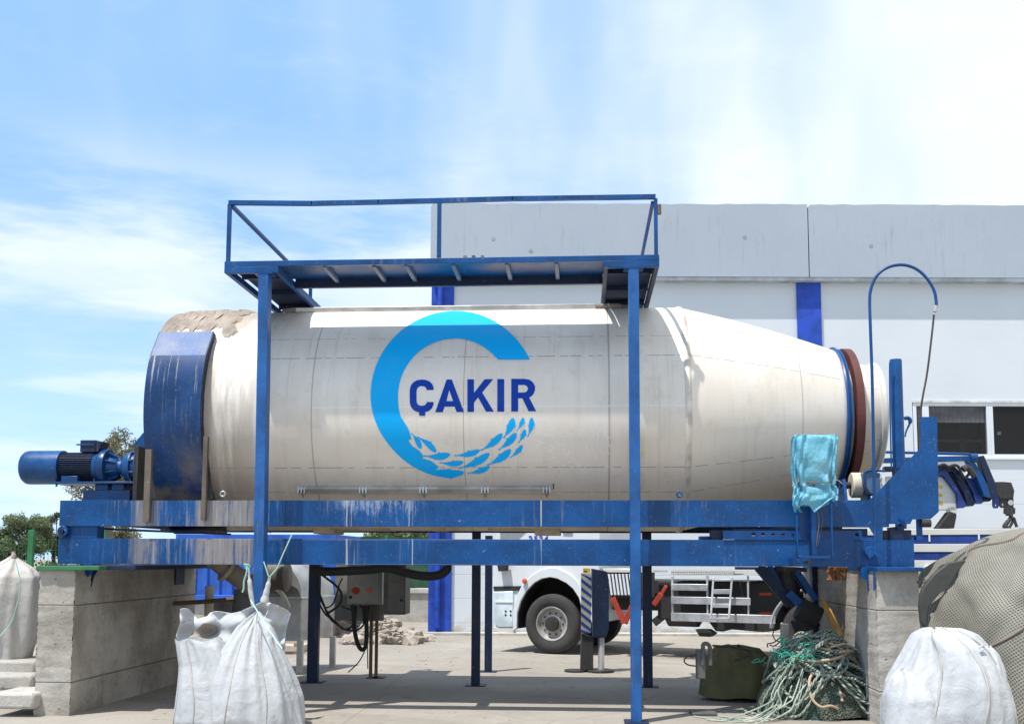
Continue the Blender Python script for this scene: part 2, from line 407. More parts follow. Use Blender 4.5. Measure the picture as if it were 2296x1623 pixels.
fold_shade_m = cloth('fold_shade_cloth', (0.05, 0.05, 0.045), 0.0, amt=0.2, dirt=(0.1, 0.09, 0.07))
# ================================================================ the setting
gm = MB()
NX = 60
def gh(x, y): return 0.0
gm.grid(lambda u, v: (-400 + 900*u, -30 + 900*v, 0), 30, 30)
ground = obj('ground', gm, ground_m, smooth=0); tagit(ground, kind='structure')

YF = 10.9; YB = 13.62; YC = 12.3; ZC = 3.2207; RT = 1.30

# ================================================================ concrete piers
def pier(name, x0, x1, y0, y1, ztop, label, extra=None):
    t = thing(name, label, 'concrete pier', ((x0+x1)/2, (y0+y1)/2, 0), group='concrete piers under the frame')
    mb = MB(); rng = random.Random(int(x0*100)+7)
    nx, ny, nz = 8, 40, 24
    def sh(p): # cast face with slightly ragged arrises
        return p
    # body with rough corners: subdivided box, jittered near its vertical edges
    def face(fn, a, b):
        mb.grid(fn, a, b)
    def J(x, y, z):
        k = rng.uniform(-.006, .004)
        ex = x + (k if abs(x - x0) < 1e-4 or abs(x - x1) < 1e-4 else 0); ey = y + (k if abs(y - y0) < 1e-4 else 0)
        return (ex, ey, z)
    face(lambda u, w: J(x0 + (x1-x0)*u, y0, ztop*w), 4, 60)
    face(lambda u, w: J(x1, y0 + (y1-y0)*u, ztop*w), 6, 60)
    face(lambda u, w: J(x0, y1 + (y0-y1)*u, ztop*w), 6, 60)
    face(lambda u, w: J(x1 + (x0-x1)*u, y1, ztop*w), 4, 60)
    face(lambda u, w: J(x0 + (x1-x0)*u, y0 + (y1-y0)*w, ztop), 4, 4)
    obj('pier_body', mb, pier_m, t, fix=True, smooth=30)
    return t
a = P(80, 1500, 10.55); b = P(160, 1500, 10.55)
plx0, plx1 = a.x, b.x
lp = pier('concrete_pier', plx0, plx1, 10.55, 13.95, 1.47, 'rough concrete pier with green top plate under the left end of the blue frame')
pt = MB().box((plx0-0.02, 10.5, 1.47), (P(222, 1270, 10.5).x, 10.68, 1.51)); obj('top_plate', pt, green_paint, lp, bevel=0.004)
pt = MB().box((plx0, 10.69, 1.47), (P(222, 1270, 10.5).x + .3, 13.9, 1.518)); obj('bearing_plate', pt, navy, lp, bevel=0.004)
a = P(1967, 1400, 10.55); b = P(2063, 1400, 10.55)
prx0, prx1 = a.x, b.x
rp = pier('concrete_pier', prx0, prx1, 10.55, 13.95, 1.49, 'pale concrete pier with blue cap plate under the right end of the blue frame')
obj('cap_plate', MB().box((P(1967,1280,10.45).x, 10.45, 1.49), (P(2065,1280,10.45).x+.02, 13.9, 1.53)), blue, rp, bevel=0.004)
# bracket under the frame at the right pier
zz = Z(1740, 1240, 3.833)
def poly(zf, pts, Y): return [P(*zf(x, y), Y) for x, y in pts]

# ================================================================ machine frame
fr = thing('machine_chassis', 'long blue steel frame of stacked channel beams carrying the mixing drum', 'steel frame', (-1.4, 12.3, 0))
xL, xR = -5.57, 2.66
XE = P(2050, 1240, YF).x
def channel(mb, x0, x1, y, z0, z1, side):     # web towards the viewer (side -1) or away, flanges inwards
    t = 0.012; fl = 0.09
    mb.box((x0, y, z0 + t), (x1, y - side*t, z1 - t)); mb.box((x0, y, z0), (x1, y - side*fl, z0 + t)); mb.box((x0, y, z1 - t), (x1, y - side*fl, z1))
z1b, z1t, z0b, z0t = 1.932, 2.204, 1.53, 1.80
# outline of the front upper beam with its raised end plate at the discharge side
z6 = Z(1740, 880, 3.833)
pl = [(0, 1007), (940, 1005), (1000, 945), (1390, 548), (1390, 275), (1535, 275), (1550, 1105), (1480, 1168), (1320, 1172), (1300, 1212), (1115, 1212), (1115, 1238), (1060, 1240), (1060, 1350), (1010, 1350), (940, 1236), (0, 1236)]
mb = MB()
loop = [Vector((P(*z6(x, y), YF).x, YF, P(*z6(x, y), YF).z)) for x, y in pl]
loop[0].z = z1t; loop[1].z = z1t; loop[-1].z = z1b; loop[-2].z = z1b; loop[0].x = loop[-1].x = 1.2
mb.prism([loop], (0, 0.014, 0)); endx = 1.2
channel(mb, xL, endx, YF, z1b, z1t, -1)
mb.box((endx, YF+.015, z1b), (loop[1].x, YF+.09, z1b+.012)); mb.box((endx, YF+.015, z1t-.012), (loop[1].x, YF+.09, z1t))
upf = obj('upper_beam', mb, beam_blue, fr, bevel=0.003)
b0 = P(*z6(1225, 1170), YF)
obj('pivot_boss', MB().cyl((b0.x, YF-.03, b0.z), (b0.x, YF, b0.z), 0.028, n=20).cyl((b0.x, YF-.045, b0.z), (b0.x, YF-.028, b0.z), 0.012, n=12), blue, fr)
mb = MB(); channel(mb, xL, XE, YF, z0b, z0t, -1); lowf = obj('lower_beam', mb, beam_blue, fr, bevel=0.003)
mb = MB(); channel(mb, xL, 3.3, YB, z1b, z1t, 1); obj('upper_beam', mb, navy, fr, bevel=0.003)
mb = MB(); channel(mb, xL, XE, YB, z0b, z0t, 1); obj('lower_beam', mb, navy, fr, bevel=0.003)
# cross members
for x in (-5.4, -3.2, -1.6, 0.1, 1.6, 2.9):
    obj('cross_member', MB().box((x, YF+.1, z0b+.03), (x+.1, YB-.1, z0b+.17)), navy, fr, bevel=0.003)
for x in (-5.3, 2.3): obj('cross_member', MB().box((x, YF+.1, z1b+.02), (x+.12, YB-.1, z1b+.16)), navy, fr, bevel=0.003)
# left hinge between the beams
zA = Z(0, 940, 3.827)
h = P(*zA(555, 1045), YF)
mb = MB().box((xL+.02, YF+.03, z0t), (P(215, 1190, YF).x, YF+.2, z1b)); mb.cyl((h.x, YF-.03, h.z), (h.x, YF+.2, h.z), 0.058, n=28)
obj('hinge_block', mb, blue, fr, bevel=0.004)
obj('hinge_pin', MB().cyl((h.x, YF-.06, h.z), (h.x, YF-.03, h.z), 0.025, n=18), navy, fr)
# sloped plates visible in the slot
a = P(215, 1184, 11.2); b = P(400, 1195, 11.2)
obj('skid_plate', MB().bar((a.x, 11.5, a.z-.0), (b.x+.4, 11.5, a.z-.05), .5, .02), navy, fr)
# adjustment plate with holes
z8 = Z(1500, 1140, 3.703)
def holed_plate(name, x0, y0, x1, y1, holes, Y, mat):
    a = P(*z8(x0, y0), Y); b = P(*z8(x1, y1), Y)
    outer = [Vector((a.x, Y, b.z)), Vector((b.x, Y, b.z)), Vector((b.x, Y, a.z)), Vector((a.x, Y, a.z))]
    loops = [outer]
    for hx, hy in holes:
        c = P(*z8(hx, hy), Y); loops.append([Vector((c.x + .0205*math.cos(t), Y, c.z + .0205*math.sin(t))) for t in [2*math.pi*k/16 for k in range(16)]][::-1])
    return obj(name, MB().prism(loops, (0, .014, 0)), mat, fr, smooth=30)
holed_plate('hole_plate', 560, 263, 1738, 341, [(818,297),(900,299),(985,302),(1069,304),(1153,307),(1237,311),(1695,297)], YF-.016, beam_clean)
a = P(*z8(1300, 341), YF-.017); b = P(*z8(1672, 560), YF-.017)
obj('cover_plate', MB().box((a.x, YF-.016, z0b+.0), (b.x, YF-.003, a.z)), beam_clean, fr, bevel=0.002)
a = P(*z8(665, 245), YF+.02); b = P(*z8(1740, 263), YF+.02)
obj('inner_channel', MB().box((a.x, YF+.03, b.z-.05), (P(*z8(1790,245),YF).x, YF+.12, a.z)), navy, fr, bevel=.003)
a = P(*z8(370, 310), YF+.2); b = P(*z8(465, 340), YF+.2)
obj('stop_block', MB().box((a.x, YF+.2, b.z-.02), (b.x, YF+.4, a.z)), blue, fr, bevel=.003)
a = P(*z8(455, 262), YF+.1)
obj('stop_plate', MB().box((a.x, YF+.06, z0t+.001), (P(*z8(560,262),YF+.06).x, YF+.2, z1b-.03)), navy, fr, bevel=.003)
# end blocks at the right
a = P(*z8(1970, 235), YF+.02); b = P(*z8(2160, 343), YF+.02)
obj('bearing_block', MB().box((a.x, YF+.03, z0t), (b.x, YF+.4, P(*z6(0,1262), YF).z)).box((a.x+.08, YF+.03, P(*z6(0,1262), YF).z), (b.x-.07, YF+.4, P(*z6(0,1232),YF).z)), navy, fr, bevel=.004)
a = P(*z8(1925, 262), YF+.05); obj('bearing_shim', MB().box((a.x, YF+.06, z0t), (a.x+.05, YF+.4, a.z)), dark_iron, fr)
a = P(*z6(1340, 1175), YF+.1); b = P(*z6(1405, 1320), YF+.1)
obj('hanger_strap', MB().box((a.x, YF+.05, b.z), (b.x-.01, YF+.07, a.z+.03)).box((a.x-.01, YF+.02, b.z-.04), (b.x-.02, YF+.12, b.z)), blue, fr, bevel=.003)
obj('hanger_pin', MB().cyl((b.x-.03, YF+.02, P(*z6(1400,1205),YF).z), (b.x+.06, YF+.02, P(*z6(1400,1205),YF).z), .04, n=16), dark_iron, fr)
# brackets below the lower beam
for pts in ([(610,1320),(815,1320),(750,1378),(700,1400),(610,1400)],):
    pass
zB = Z(0, 1240, 3.28)
lo = [P(*zB(x, y), 10.75) for x, y in [(630,150),(700,150),(690,215),(655,255),(640,230)]]
obj('gusset', MB().prism([lo], (0,.02,0)), blue, fr)
lo = [P(*zB(x, y), 10.9) for x, y in [(600,150),(760,150),(700,250),(680,325),(600,325)]]
obj('gusset', MB().prism([lo], (0,.02,0)), navy, fr)
lo = [P(*zz(x, y), 10.8) for x, y in [(880,205),(995,205),(990,415),(930,415),(925,325),(885,310),(850,270)]]
obj('gusset', MB().prism([lo], (0,.02,0)), blue, fr)
obj('anchor_strap', MB().box((P(*zz(985,250),10.5).x, 10.53, P(*zz(985,415),10.5).z), (P(*zz(1000,250),10.5).x, 10.549, 1.50)), blue, fr)
a = P(*zB(1240, 160), 13.3); b = P(*zB(1350, 310), 13.3)
obj('rear_bracket', MB().box((a.x, 13.2, b.z), (b.x-.02, 13.5, a.z)), navy, fr, bevel=.004)

# supports below the rear beam: four posts standing on the yard
def ppost(x0, x1, ybase, label, mat, ztop):
    d = Gd((x0+x1)/2, ybase); a = P(x0, ybase, d.y); b = P(x1, ybase, d.y)
    t = thing('support_post', label, 'steel post', (d.x, d.y+.05, 0), group='steel posts under the rear beams')
    obj('shaft', MB().box((a.x, d.y, .012), (b.x, d.y+.1, ztop)), mat, t, bevel=.004)
    obj('base_plate', MB().box((a.x-.07, d.y-.06, 0.0), (b.x+.07, d.y+.16, .012)), mat, t)
    return t
ppost(687, 711, 1530, 'dark navy steel post behind the hanging white bag, beside the stainless hopper', navy, 1.53)
ppost(1056, 1075, 1537, 'dark steel post, thicker one of the close pair left of the truck cab', navy, 1.93)
ppost(1086, 1102, 1506, 'thin navy steel post, slimmer one of the close pair beside the truck cab', navy, 1.93)
ppost(1443, 1464, 1540, 'dark navy steel post just right of the right platform post', navy, 1.93)

# ================================================================ mixing drum
m, g = newmat('drum_sheet'); v = g.pos(); x, y, z = g.sep(v)
y = g.m('SUBTRACT', y, YC); z = g.m('SUBTRACT', z, ZC)
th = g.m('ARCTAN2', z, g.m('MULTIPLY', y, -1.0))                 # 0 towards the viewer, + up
n = g.noise(v, 1.3, 7, 0.6); f = g.noise(v, 60, 3, 0.6); sc = g.noise(v, 1.0, 5, 0.6, sc=(60, 1.2, 1.2)); st = g.noise(v, 1.0, 6, 0.65, sc=(5.5, .7, .7))
col = g.mix(g.step(n, 0.3, 0.7), (0.70, 0.635, 0.55), (0.78, 0.735, 0.665))
col = g.mix(g.m('MULTIPLY', g.step(st, 0.5, 0.75), 0.35), col, (0.54, 0.44, 0.34))
ground_tint = g.step(th, 0.15, -1.0); col = g.mix(g.m('MULTIPLY', ground_tint, 0.5), col, (0.70, 0.58, 0.45))  # beige ground reflection painted into the colour of the lower drum
seamx = None
def line(v, c, w): return g.step(g.m('ABSOLUTE', g.m('SUBTRACT', v, c)), w*0.5, w, 1.0, 0.0)

joint = g.m('ADD', line(x, -2.89, 0.009), g.m('ADD', line(x, 0.294, 0.013), g.m('ADD', line(x, -1.25, 0.007), line(x, 2.37, 0.007))))
hs = g.m('MULTIPLY', line(th, -0.014, 0.007), g.band(x, -2.88, 1.12, 0.004))
dash = 0.0
for ang, wd, off in ((37, 0.004, 0.3), (24.6, 0.0055, 0.0), (-30, 0.005, 0.6), (-44, 0.004, 0.1)):
    d = g.m('MULTIPLY', line(th, R_(ang), wd), g.step(g.noise(g.m('ADD', x, off*9), 5.5, 2, 0.5), 0.46, 0.5))
    dash = g.m('ADD', dash, d)
dash = g.m('MINIMUM', g.m('ADD', dash, g.m('MULTIPLY', joint, 0.8)), 1.0)
col = g.mix(g.m('MULTIPLY', dash, 0.65), col, (0.20, 0.165, 0.13))
col = g.mix(g.m('MULTIPLY', hs, 0.8), col, (0.8, 0.79, 0.76))
# feed dust and rust near the drive end, a yellow run, scuffed swirls
mudn = g.step(g.noise(v, 9, 6, 0.7), 0.5, 0.6)
md = g.m('MULTIPLY', g.step(x, -3.85, -3.1, 1.0, 0.0), g.m('ADD', g.m('MULTIPLY', g.step(th, 0.6, 1.1), mudn), g.m('MULTIPLY', g.step(st, 0.36, 0.58), 0.85)))
col = g.mix(g.m('MULTIPLY', g.m('MULTIPLY', g.step(x, -3.9, -3.3, 1.0, 0.0), g.step(th, 0.45, 1.0)), g.step(g.noise(v, 4, 6, .7), .3, .5, .55, .95)), col, (0.40, 0.33, 0.265))
col = g.mix(g.m('MINIMUM', g.m('MULTIPLY', md, 0.8), 0.85), col, (0.37, 0.30, 0.235))
gr = g.noise(v, 5.5, 8, 0.75); col = g.mix(g.m('MULTIPLY', g.step(gr, 0.52, 0.7), 0.22), col, (0.40, 0.34, 0.27))
vs_ = g.noise(v, 1.0, 6, 0.7, sc=(16, .6, .6)); col = g.mix(g.m('MULTIPLY', g.step(vs_, 0.55, 0.68), 0.25), col, (0.50, 0.42, 0.33))
yl = g.m('MULTIPLY', g.m('MULTIPLY', g.band(x, 0.615, 0.665, 0.02), g.band(th, -0.75, -0.25, 0.1)), g.step(g.noise(v, 9, 3), 0.35, 0.6))
col = g.mix(g.m('MULTIPLY', yl, 0.5), col, (0.5, 0.40, 0.10))
ws = g.new('ShaderNodeTexNoise'); g.put(ws.inputs['Vector'], v); ws.inputs['Scale'].default_value = 2.2; ws.inputs['Detail'].default_value = 2; ws.inputs['Distortion'].default_value = 3.0
sw = g.m('MULTIPLY', line(ws.outputs[0], 0.5, 0.02), g.m('MULTIPLY', g.band(x, -0.5, 0.4, 0.15), g.band(th, -0.62, -0.15, 0.12)))
col = g.mix(g.m('MULTIPLY', sw, 0.35), col, (0.85, 0.84, 0.82))
band = g.m('MULTIPLY', line(x, 1.135, 0.035), g.step(g.noise(v, 4, 4), 0.3, 0.6))
col = g.mix(g.m('MULTIPLY', band, 0.6), col, (0.30, 0.24, 0.21))
h = g.m('ADD', g.m('ADD', g.m('MULTIPLY', sc, 0.4), g.m('MULTIPLY', f, 0.25)), g.m('ADD', g.m('MULTIPLY', g.noise(v, 1.7, 3), 3.0), g.m('MULTIPLY', hs, 2.0)))
rr = g.m('ADD', g.step(n, 0.3, 0.7, 0.48, 0.60), g.m('MULTIPLY', f, 0.06))
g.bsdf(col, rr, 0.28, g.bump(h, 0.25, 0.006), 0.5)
drum_m = m

XD0 = -4.63
dr = thing('mixing_drum', 'huge horizontal stainless mixing drum with tapered mouth and round blue fish emblem', 'mixing drum', (-0.8, YC, ZC - RT))
axis = (1, 0, 0)
def px(x): return x
N = 160
mb = MB().lathe((0, YC, ZC), axis, [(XD0, 0.9), (XD0, RT-.02), (XD0+.02, RT)] + [(XD0 + .02 + (1.125-XD0-.02)*k/24, RT) for k in range(1, 25)], n=N)
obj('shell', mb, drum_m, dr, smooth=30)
prof = []
for k in range(25):
    t = k/24; prof.append((1.125 + (2.90-1.125)*t, RT + (0.79-RT)*t + 0.03*math.sin(math.pi*t)))
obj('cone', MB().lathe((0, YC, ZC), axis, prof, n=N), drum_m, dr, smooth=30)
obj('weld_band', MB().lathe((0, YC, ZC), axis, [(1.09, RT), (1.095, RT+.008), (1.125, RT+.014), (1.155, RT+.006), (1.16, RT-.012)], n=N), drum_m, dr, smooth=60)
obj('clamp_ring', MB().lathe((0, YC, ZC), axis, [(2.875, .78), (2.875, .825), (2.892, .83), (2.9, .80), (2.915, .80), (2.92, .81), (2.935, .81), (2.935, .66)], n=96), blue, dr, smooth=30)
obj('running_ring', MB().lathe((0, YC, ZC), axis, [(2.985, .6), (2.985, .80), (2.99, .81), (3.07, .81), (3.075, .80), (3.075, .6)], n=96), brown, dr, smooth=30)
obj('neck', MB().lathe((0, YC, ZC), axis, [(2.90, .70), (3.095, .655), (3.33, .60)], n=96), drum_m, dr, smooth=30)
obj('mouth_rim', MB().lathe((0, YC, ZC), axis, [(3.30, .60), (3.31, .64), (3.35, .65), (3.365, .64), (3.365, .58), (3.2, .55)], n=96), white_warm, dr, smooth=30)
for x, r in ((3.2, .6), (XD0+.01, 1.28)): obj('end_disc', MB().lathe((0, YC, ZC), axis, [(x, .001), (x, r)], n=64), dark_iron, dr)
# crusted mud over the drive end
rng = random.Random(5)
def mudfn(u, w):
    a0_ = 44 + 9*mnoise.fractal(Vector((u*6, 2.2, 0)), .7, 2, 4); a = R_(a0_ + (150-a0_)*w); x = -4.72 + (0.84 + .10*mnoise.noise(Vector((w*14, 7, 1))))*u + 0.10*math.sin(w*9)*(1-u); nz = mnoise.fractal(Vector((u*7, w*9, 1.3)), 0.6, 2.1, 5); r = RT + 0.018 + 0.014*math.sin(u*3.1) + 0.022*nz + rng.random()*0.008; x += .03*mnoise.noise(Vector((w*12, 0, 4)))
    e = min(1, 6*min(u*1.0+.1, w, 1-u)); r = RT + 0.004 + (r - RT)*max(e, 0)
    return (x, YC - r*math.cos(a), ZC + r*math.sin(a))
obj('mud_crust', MB().grid(mudfn, 60, 30), mud_m, dr, smooth=35)
obj('top_plate', MB().lathe((0, YC, ZC), axis, [(-4.74, RT-.06), (-4.74, RT+.005), (-4.55, RT+.005), (-4.55, RT-.03)], n=36, a0=-R_(150), a1=-R_(44), ref=(0,-1,0)), dusty, dr, smooth=30)
# hatch rails
def onr(x, deg, r=RT): a = R_(deg); return Vector((x, YC - r*math.cos(a), ZC + r*math.sin(a)))
xa = P(636, 695, 11.98).x; xb = P(1345, 690, 11.98).x; xc = P(1392, 690, 11.98).x
mb = MB(); up = (0, -math.cos(R_(74)), math.sin(R_(74)))
mb.bar(onr(xa+.12, 74, RT+.03), onr(xb, 74, RT+.03), .03, .055, up)
obj('hatch_rail', mb, steel, dr, bevel=.006)
obj('rail_end', MB().cyl(onr(xa, 74, RT+.025), onr(xa+.16, 74, RT+.025), .02, .036, n=16), dusty, dr)
mb = MB().cyl(onr(xb-.05, 74, RT+.025), onr(xc-.05, 74, RT+.025), .036, n=16).cyl(onr(xc-.05, 74, RT+.025), onr(xc, 74, RT+.025), .036, .028, n=16)
obj('rail_end', mb, dusty, dr)
zh = Z(640, 1060, 3.479)
hx = []
Yh = YC - RT*math.cos(R_(41)) - .03
hl = P(*zh(150, 180), Yh).x; hr = P(*zh(2150, 180), Yh).x
mb = MB(); upl = (0, -math.cos(R_(41)), -math.sin(R_(41)))
mb.bar(onr(hl, -40.6, RT+.03), onr(hr, -40.6, RT+.03), .034, .05, upl); mb.bar(onr(hl+.05, -43.2, RT+.012), onr(hr-.02, -43.2, RT+.012), .045, .02, upl)
obj('hinge_rail', mb, steel, dr, bevel=.004)
for cx_ in (172, 660, 1138, 1628, 2118):
    x = P(*zh(cx_, 180), Yh).x; mb = MB()
    for o_ in (-.034, 0.0, .034): mb.bar(onr(x+o_, -38.0, RT+.035), onr(x+o_, -43.2, RT+.045), .016, .07, (1,0,0)) if False else mb.box((x+o_-.009, onr(x,-41,RT+.075).y, onr(x,-42.6,RT+.06).z), (x+o_+.009, onr(x,-41,RT+.0).y, onr(x,-38.6,RT+.06).z))
    mb.cyl(onr(x, -42, RT+.05), onr(x, -45.5, RT+.035), .022, .012, n=10)
    obj('clamp', mb, steel, dr, bevel=.002)
xs_ = P(*zh(2160, 180), Yh).x
obj('hatch_edge', MB().bar(onr(xs_+.015, -38.8, RT+.006), onr(xs_+.02, -60, RT+.006), .01, .012, (0,-1,0)), dark_iron, dr)
e = P(1520, 1112, YC-RT*math.cos(R_(44)))
for (ex, ey, mt) in ((1523, 1108, blue), (500, 1107, steel)):
    e = P(ex, ey, YF + .03)
    mb = MB(); mb.lathe(e, (0, 1, 0), [(-.006 + .010*math.cos(t), .026 + .010*math.sin(t)) for t in [2*math.pi*k/10 for k in range(11)]], n=24)
    obj('lifting_eye', mb, mt, dr, smooth=60)
belly_m = painted('cream_dusty_paint', (0.45, 0.38, 0.27), .7, amt=.5)
# tan hardware on the belly of the drum seen in the slot between the beams
mb = MB()
for (x0, y0, x1, y1) in ((263, 488, 430, 552), (430, 494, 860, 524), (2020, 490, 2225, 560), (1190, 490, 1300, 528), (1650, 490, 2030, 524)):
    a = P(*zh(x0, y0), YC-.25); b = P(*zh(x1, y1), YC-.25); obj('belly_bracket', MB().box((a.x, YC-.25, b.z), (b.x, YC+.25, a.z+.03)), belly_m, dr, bevel=.008)

# ---------------------------------------------------------------- emblem painted on the shell
def cast(px_, py_, r=RT+.004):
    d = ray(px_, py_); o = CAMP - Vector((0, YC, ZC)); A = d.y**2 + d.z**2; B = 2*(o.y*d.y + o.z*d.z); Cc = o.y**2 + o.z**2 - r*r
    t = (-B - math.sqrt(max(B*B - 4*A*Cc, 0)))/(2*A); return CAMP + d*t
def decal(name, shapes, zf, mat, r=RT+.004, maxlen=14.0, parent=dr):
    b = bmesh.new()
    for loops in shapes:
        pts = [zf(x, y) for l in loops for x, y in l]
        vs = [b.verts.new((p[0], p[1], 0)) for p in pts]
        for t in tessellate_polygon([[Vector((*zf(x, y), 0)) for x, y in l] for l in loops]):
            try: b.faces.new([vs[i] for i in t])
            except ValueError: pass
    for _ in range(9):
        es = [e for e in b.edges if e.calc_length() > maxlen]
        if not es: break
        bmesh.ops.subdivide_edges(b, edges=es, cuts=1); bmesh.ops.triangulate(b, faces=b.faces)
    for v_ in b.verts: v_.co = cast(v_.co.x, v_.co.y, r)
    me = bpy.data.meshes.new(name); b.to_mesh(me); b.free()
    m_ = MB(); m_.v = [tuple(v_.co) for v_ in me.vertices]; m_.f = [tuple(p.vertices) for p in me.polygons]
    # face outwards
    for i, f_ in enumerate(m_.f):
        p0, p1, p2 = (Vector(m_.v[k]) for k in f_[:3]); nn = (p1-p0).cross(p2-p0); c = (p0+p1+p2)/3
        if nn.dot(Vector((0, c.y-YC, c.z-ZC))) < 0: m_.f[i] = tuple(reversed(f_))
    return obj(name, m_, mat, parent, fix=False, smooth=60)
def decmat(name, col):
    m, g = newmat(name); v = g.pos(); s = g.noise(v, 1.0, 5, 0.6, sc=(60, 1.2, 1.2)); n = g.noise(v, 3, 5)
    c = g.mix(g.m('MULTIPLY', g.step(n, 0.5, 0.8), 0.05), col, (0.4, 0.45, 0.5))
    g.bsdf(c, 0.5, 0.0, g.bump(s, 0.12, 0.004), 0.2); return m
cyan_m = decmat('emblem_cyan', (0.0, 0.39, 0.84)); royal_m = decmat('lettering_blue', (0.0, 0.04, 0.34))
zl = Z(820, 690, 3.775)
def arc(cx, cy, rf, a0, a1, n): return [(cx + rf(a0+(a1-a0)*k/n)*math.cos(R_(a0+(a1-a0)*k/n)), cy - rf(a0+(a1-a0)*k/n)*math.sin(R_(a0+(a1-a0)*k/n))) for k in range(n+1)]
def rad(pairs):
    def f(a):
        for (a0, r0), (a1, r1) in zip(pairs, pairs[1:]):
            if a <= a1: t = (a-a0)/(a1-a0); t = t*t*(3-2*t); return r0 + (r1-r0)*t
        return pairs[-1][1]
    return f
outer = arc(835, 803, rad([(25.7, 710), (90, 728), (180, 735), (225, 716), (266, 715)]), 25.7, 266, 90)
inner = arc(835, 812, rad([(41, 483), (90, 500), (180, 498), (200, 505)]), 41, 200, 50)
rag = [(425,1090),(440,1130),(452,1180),(425,1190),(460,1240),(520,1280),(560,1330),(545,1345),(625,1370),(690,1420),(662,1445),(790,1435),(795,1443),(890,1453),(908,1466),(895,1488),(840,1505),(778,1527)]
loop = outer + rag[::-1] + inner[::-1]
decal('emblem_ring', [[loop]], zl, cyan_m)
zf_ = Z(900, 950, 6.56)
FISH = [((260,255),(405,490),80),((345,310),(632,542),92),((450,595),(842,575),112),((680,695),(1042,690),88),((900,590),(1288,512),92),((975,782),(1432,558),120),((1100,855),(1436,757),84),((1300,515),(1622,262),108),((1395,735),(1752,500),118),((1565,505),(1832,255),108),((1735,625),(1926,435),70),((1640,330),(1790,28),112),((1865,400),(1965,198),72),((1845,215),(1940,22),66),((2005,310),(2064,22),84)]
TEMPL = [(0,.10),(0.04,.13),(.12,.07),(.28,.22),(.45,.42),(.52,.47),(.56,.66),(.62,.50),(.78,.47),(.9,.35),(.98,.16),(1.0,0)]
for (tx, ty), (hx_, hy_), w in FISH:
    dx, dy = hx_-tx, hy_-ty; L = math.hypot(dx, dy); ux, uy = dx/L, dy/L; nx_, ny_ = -uy, ux
    def q(t, s):
        bend = math.sin(math.pi*t)*L*0.06*(1 if uy < 0.15 else -1)
        return (tx + ux*L*t + nx_*(s*w + bend), ty + uy*L*t + ny_*(s*w + bend))
    top = [q(t, -s*(0.92 if s < .6 else 1.0)) for t, s in TEMPL]; bot = [q(t + (.10 if .5 < t < .6 else 0), s) for t, s in TEMPL[:-1]]
    decal('emblem_fish', [[top + bot[::-1]]], zf_, cyan_m, maxlen=9)
def cshape():
    o = [(643,756),(643,735),(632,705),(608,682),(575,669),(540,666),(500,672),(468,690),(447,718),(438,755),(437,810),(438,862),(447,900),(468,928),(498,944),(518,948),(518,978),(571,978),(571,946),(605,936),(630,912),(643,880),(643,860),(585,860),(580,875),(565,888),(540,893),(515,887),(500,870),(496,845),(496,770),(500,745),(515,727),(540,721),(565,726),(580,740),(584,756)]
    return [o]
LET = {'c': cshape(),
 'a': [[(756,666),(800,666),(905,946),(842,946),(825,900),(737,900),(722,948),(657,948)], [(778,757),(754,852),(812,852)]],
 'k': [[(935,664),(991,664),(991,782),(1083,664),(1157,662),(1062,778),(1163,943),(1096,943),(1027,820),(991,864),(991,945),(935,945)]],
 'i': [[(1193,662),(1252,662),(1252,943),(1193,943)]],
 'r': [[(1313,660),(1430,660),(1470,668),(1500,690),(1517,722),(1518,752),(1508,785),(1488,810),(1467,820),(1528,940),(1462,940),(1410,828),(1372,828),(1372,942),(1313,942)], [(1372,712),(1372,778),(1425,778),(1447,768),(1458,746),(1450,724),(1428,712)]]}
for k in 'caki': decal('letter', [LET[k]], zl, royal_m, r=RT+.0045)
decal('letter', [LET['r']], zl, royal_m, r=RT+.0045)

# ================================================================ chain guard at the drive end
gd = thing('chain_guard', 'tall curved blue steel guard with dust streaks wrapping the drive end of the drum', 'guard', (-4.37, 11.0, 2.2))
gx0, gx1, RG = -4.686, -4.063, 1.42
mb = MB(); segs = 64; A0, A1 = -23.5, 72
pr = []
mb.lathe((0, YC, ZC), axis, [(gx0, RG), (gx1, RG)], n=segs, a0=R_(A0), a1=R_(A1), ref=(0,-1,0))
obj('cover_sheet', mb, guard_blue, gd, smooth=30, fix=True)
p0 = onr(gx0, 23.5, RG); ptop = Vector((gx0, 11.215, 4.094)); w_ = gx1 - gx0
mb = MB().add([p0, p0 + Vector((w_,0,0)), ptop + Vector((w_,0,0)), ptop, p0+Vector((0,.01,-.004)), p0+Vector((w_,.01,-.004)), ptop+Vector((w_,.012,0)), ptop+Vector((0,.012,0))], [(0,1,2,3),(7,6,5,4),(0,4,5,1),(1,5,6,2),(2,6,7,3),(3,7,4,0)])
obj('top_flap', mb, painted('flap_paint', (0.055, 0.115, 0.26), 0.5, amt=0.6, dirt=(0.42, 0.42, 0.42)), gd)
for x in (gx0+.001, gx1-.011):
    pts = [Vector((x, ptop.y, ptop.z)), Vector((x, p0.y, p0.z))] + [onr(x, -a, RG-.001) for a in range(-20, 73, 4)]
    inn = [onr(x, -a, RT+.012) for a in range(68, -44, -4)]
    obj('side_wall', MB().prism([pts + inn], (.01, 0, 0)), navy if x > -4.3 else blue, gd, smooth=20)
strap_m = painted('grimy_strap', (0.13, 0.105, 0.085), .8, amt=.4, dirt=(.22,.18,.14))
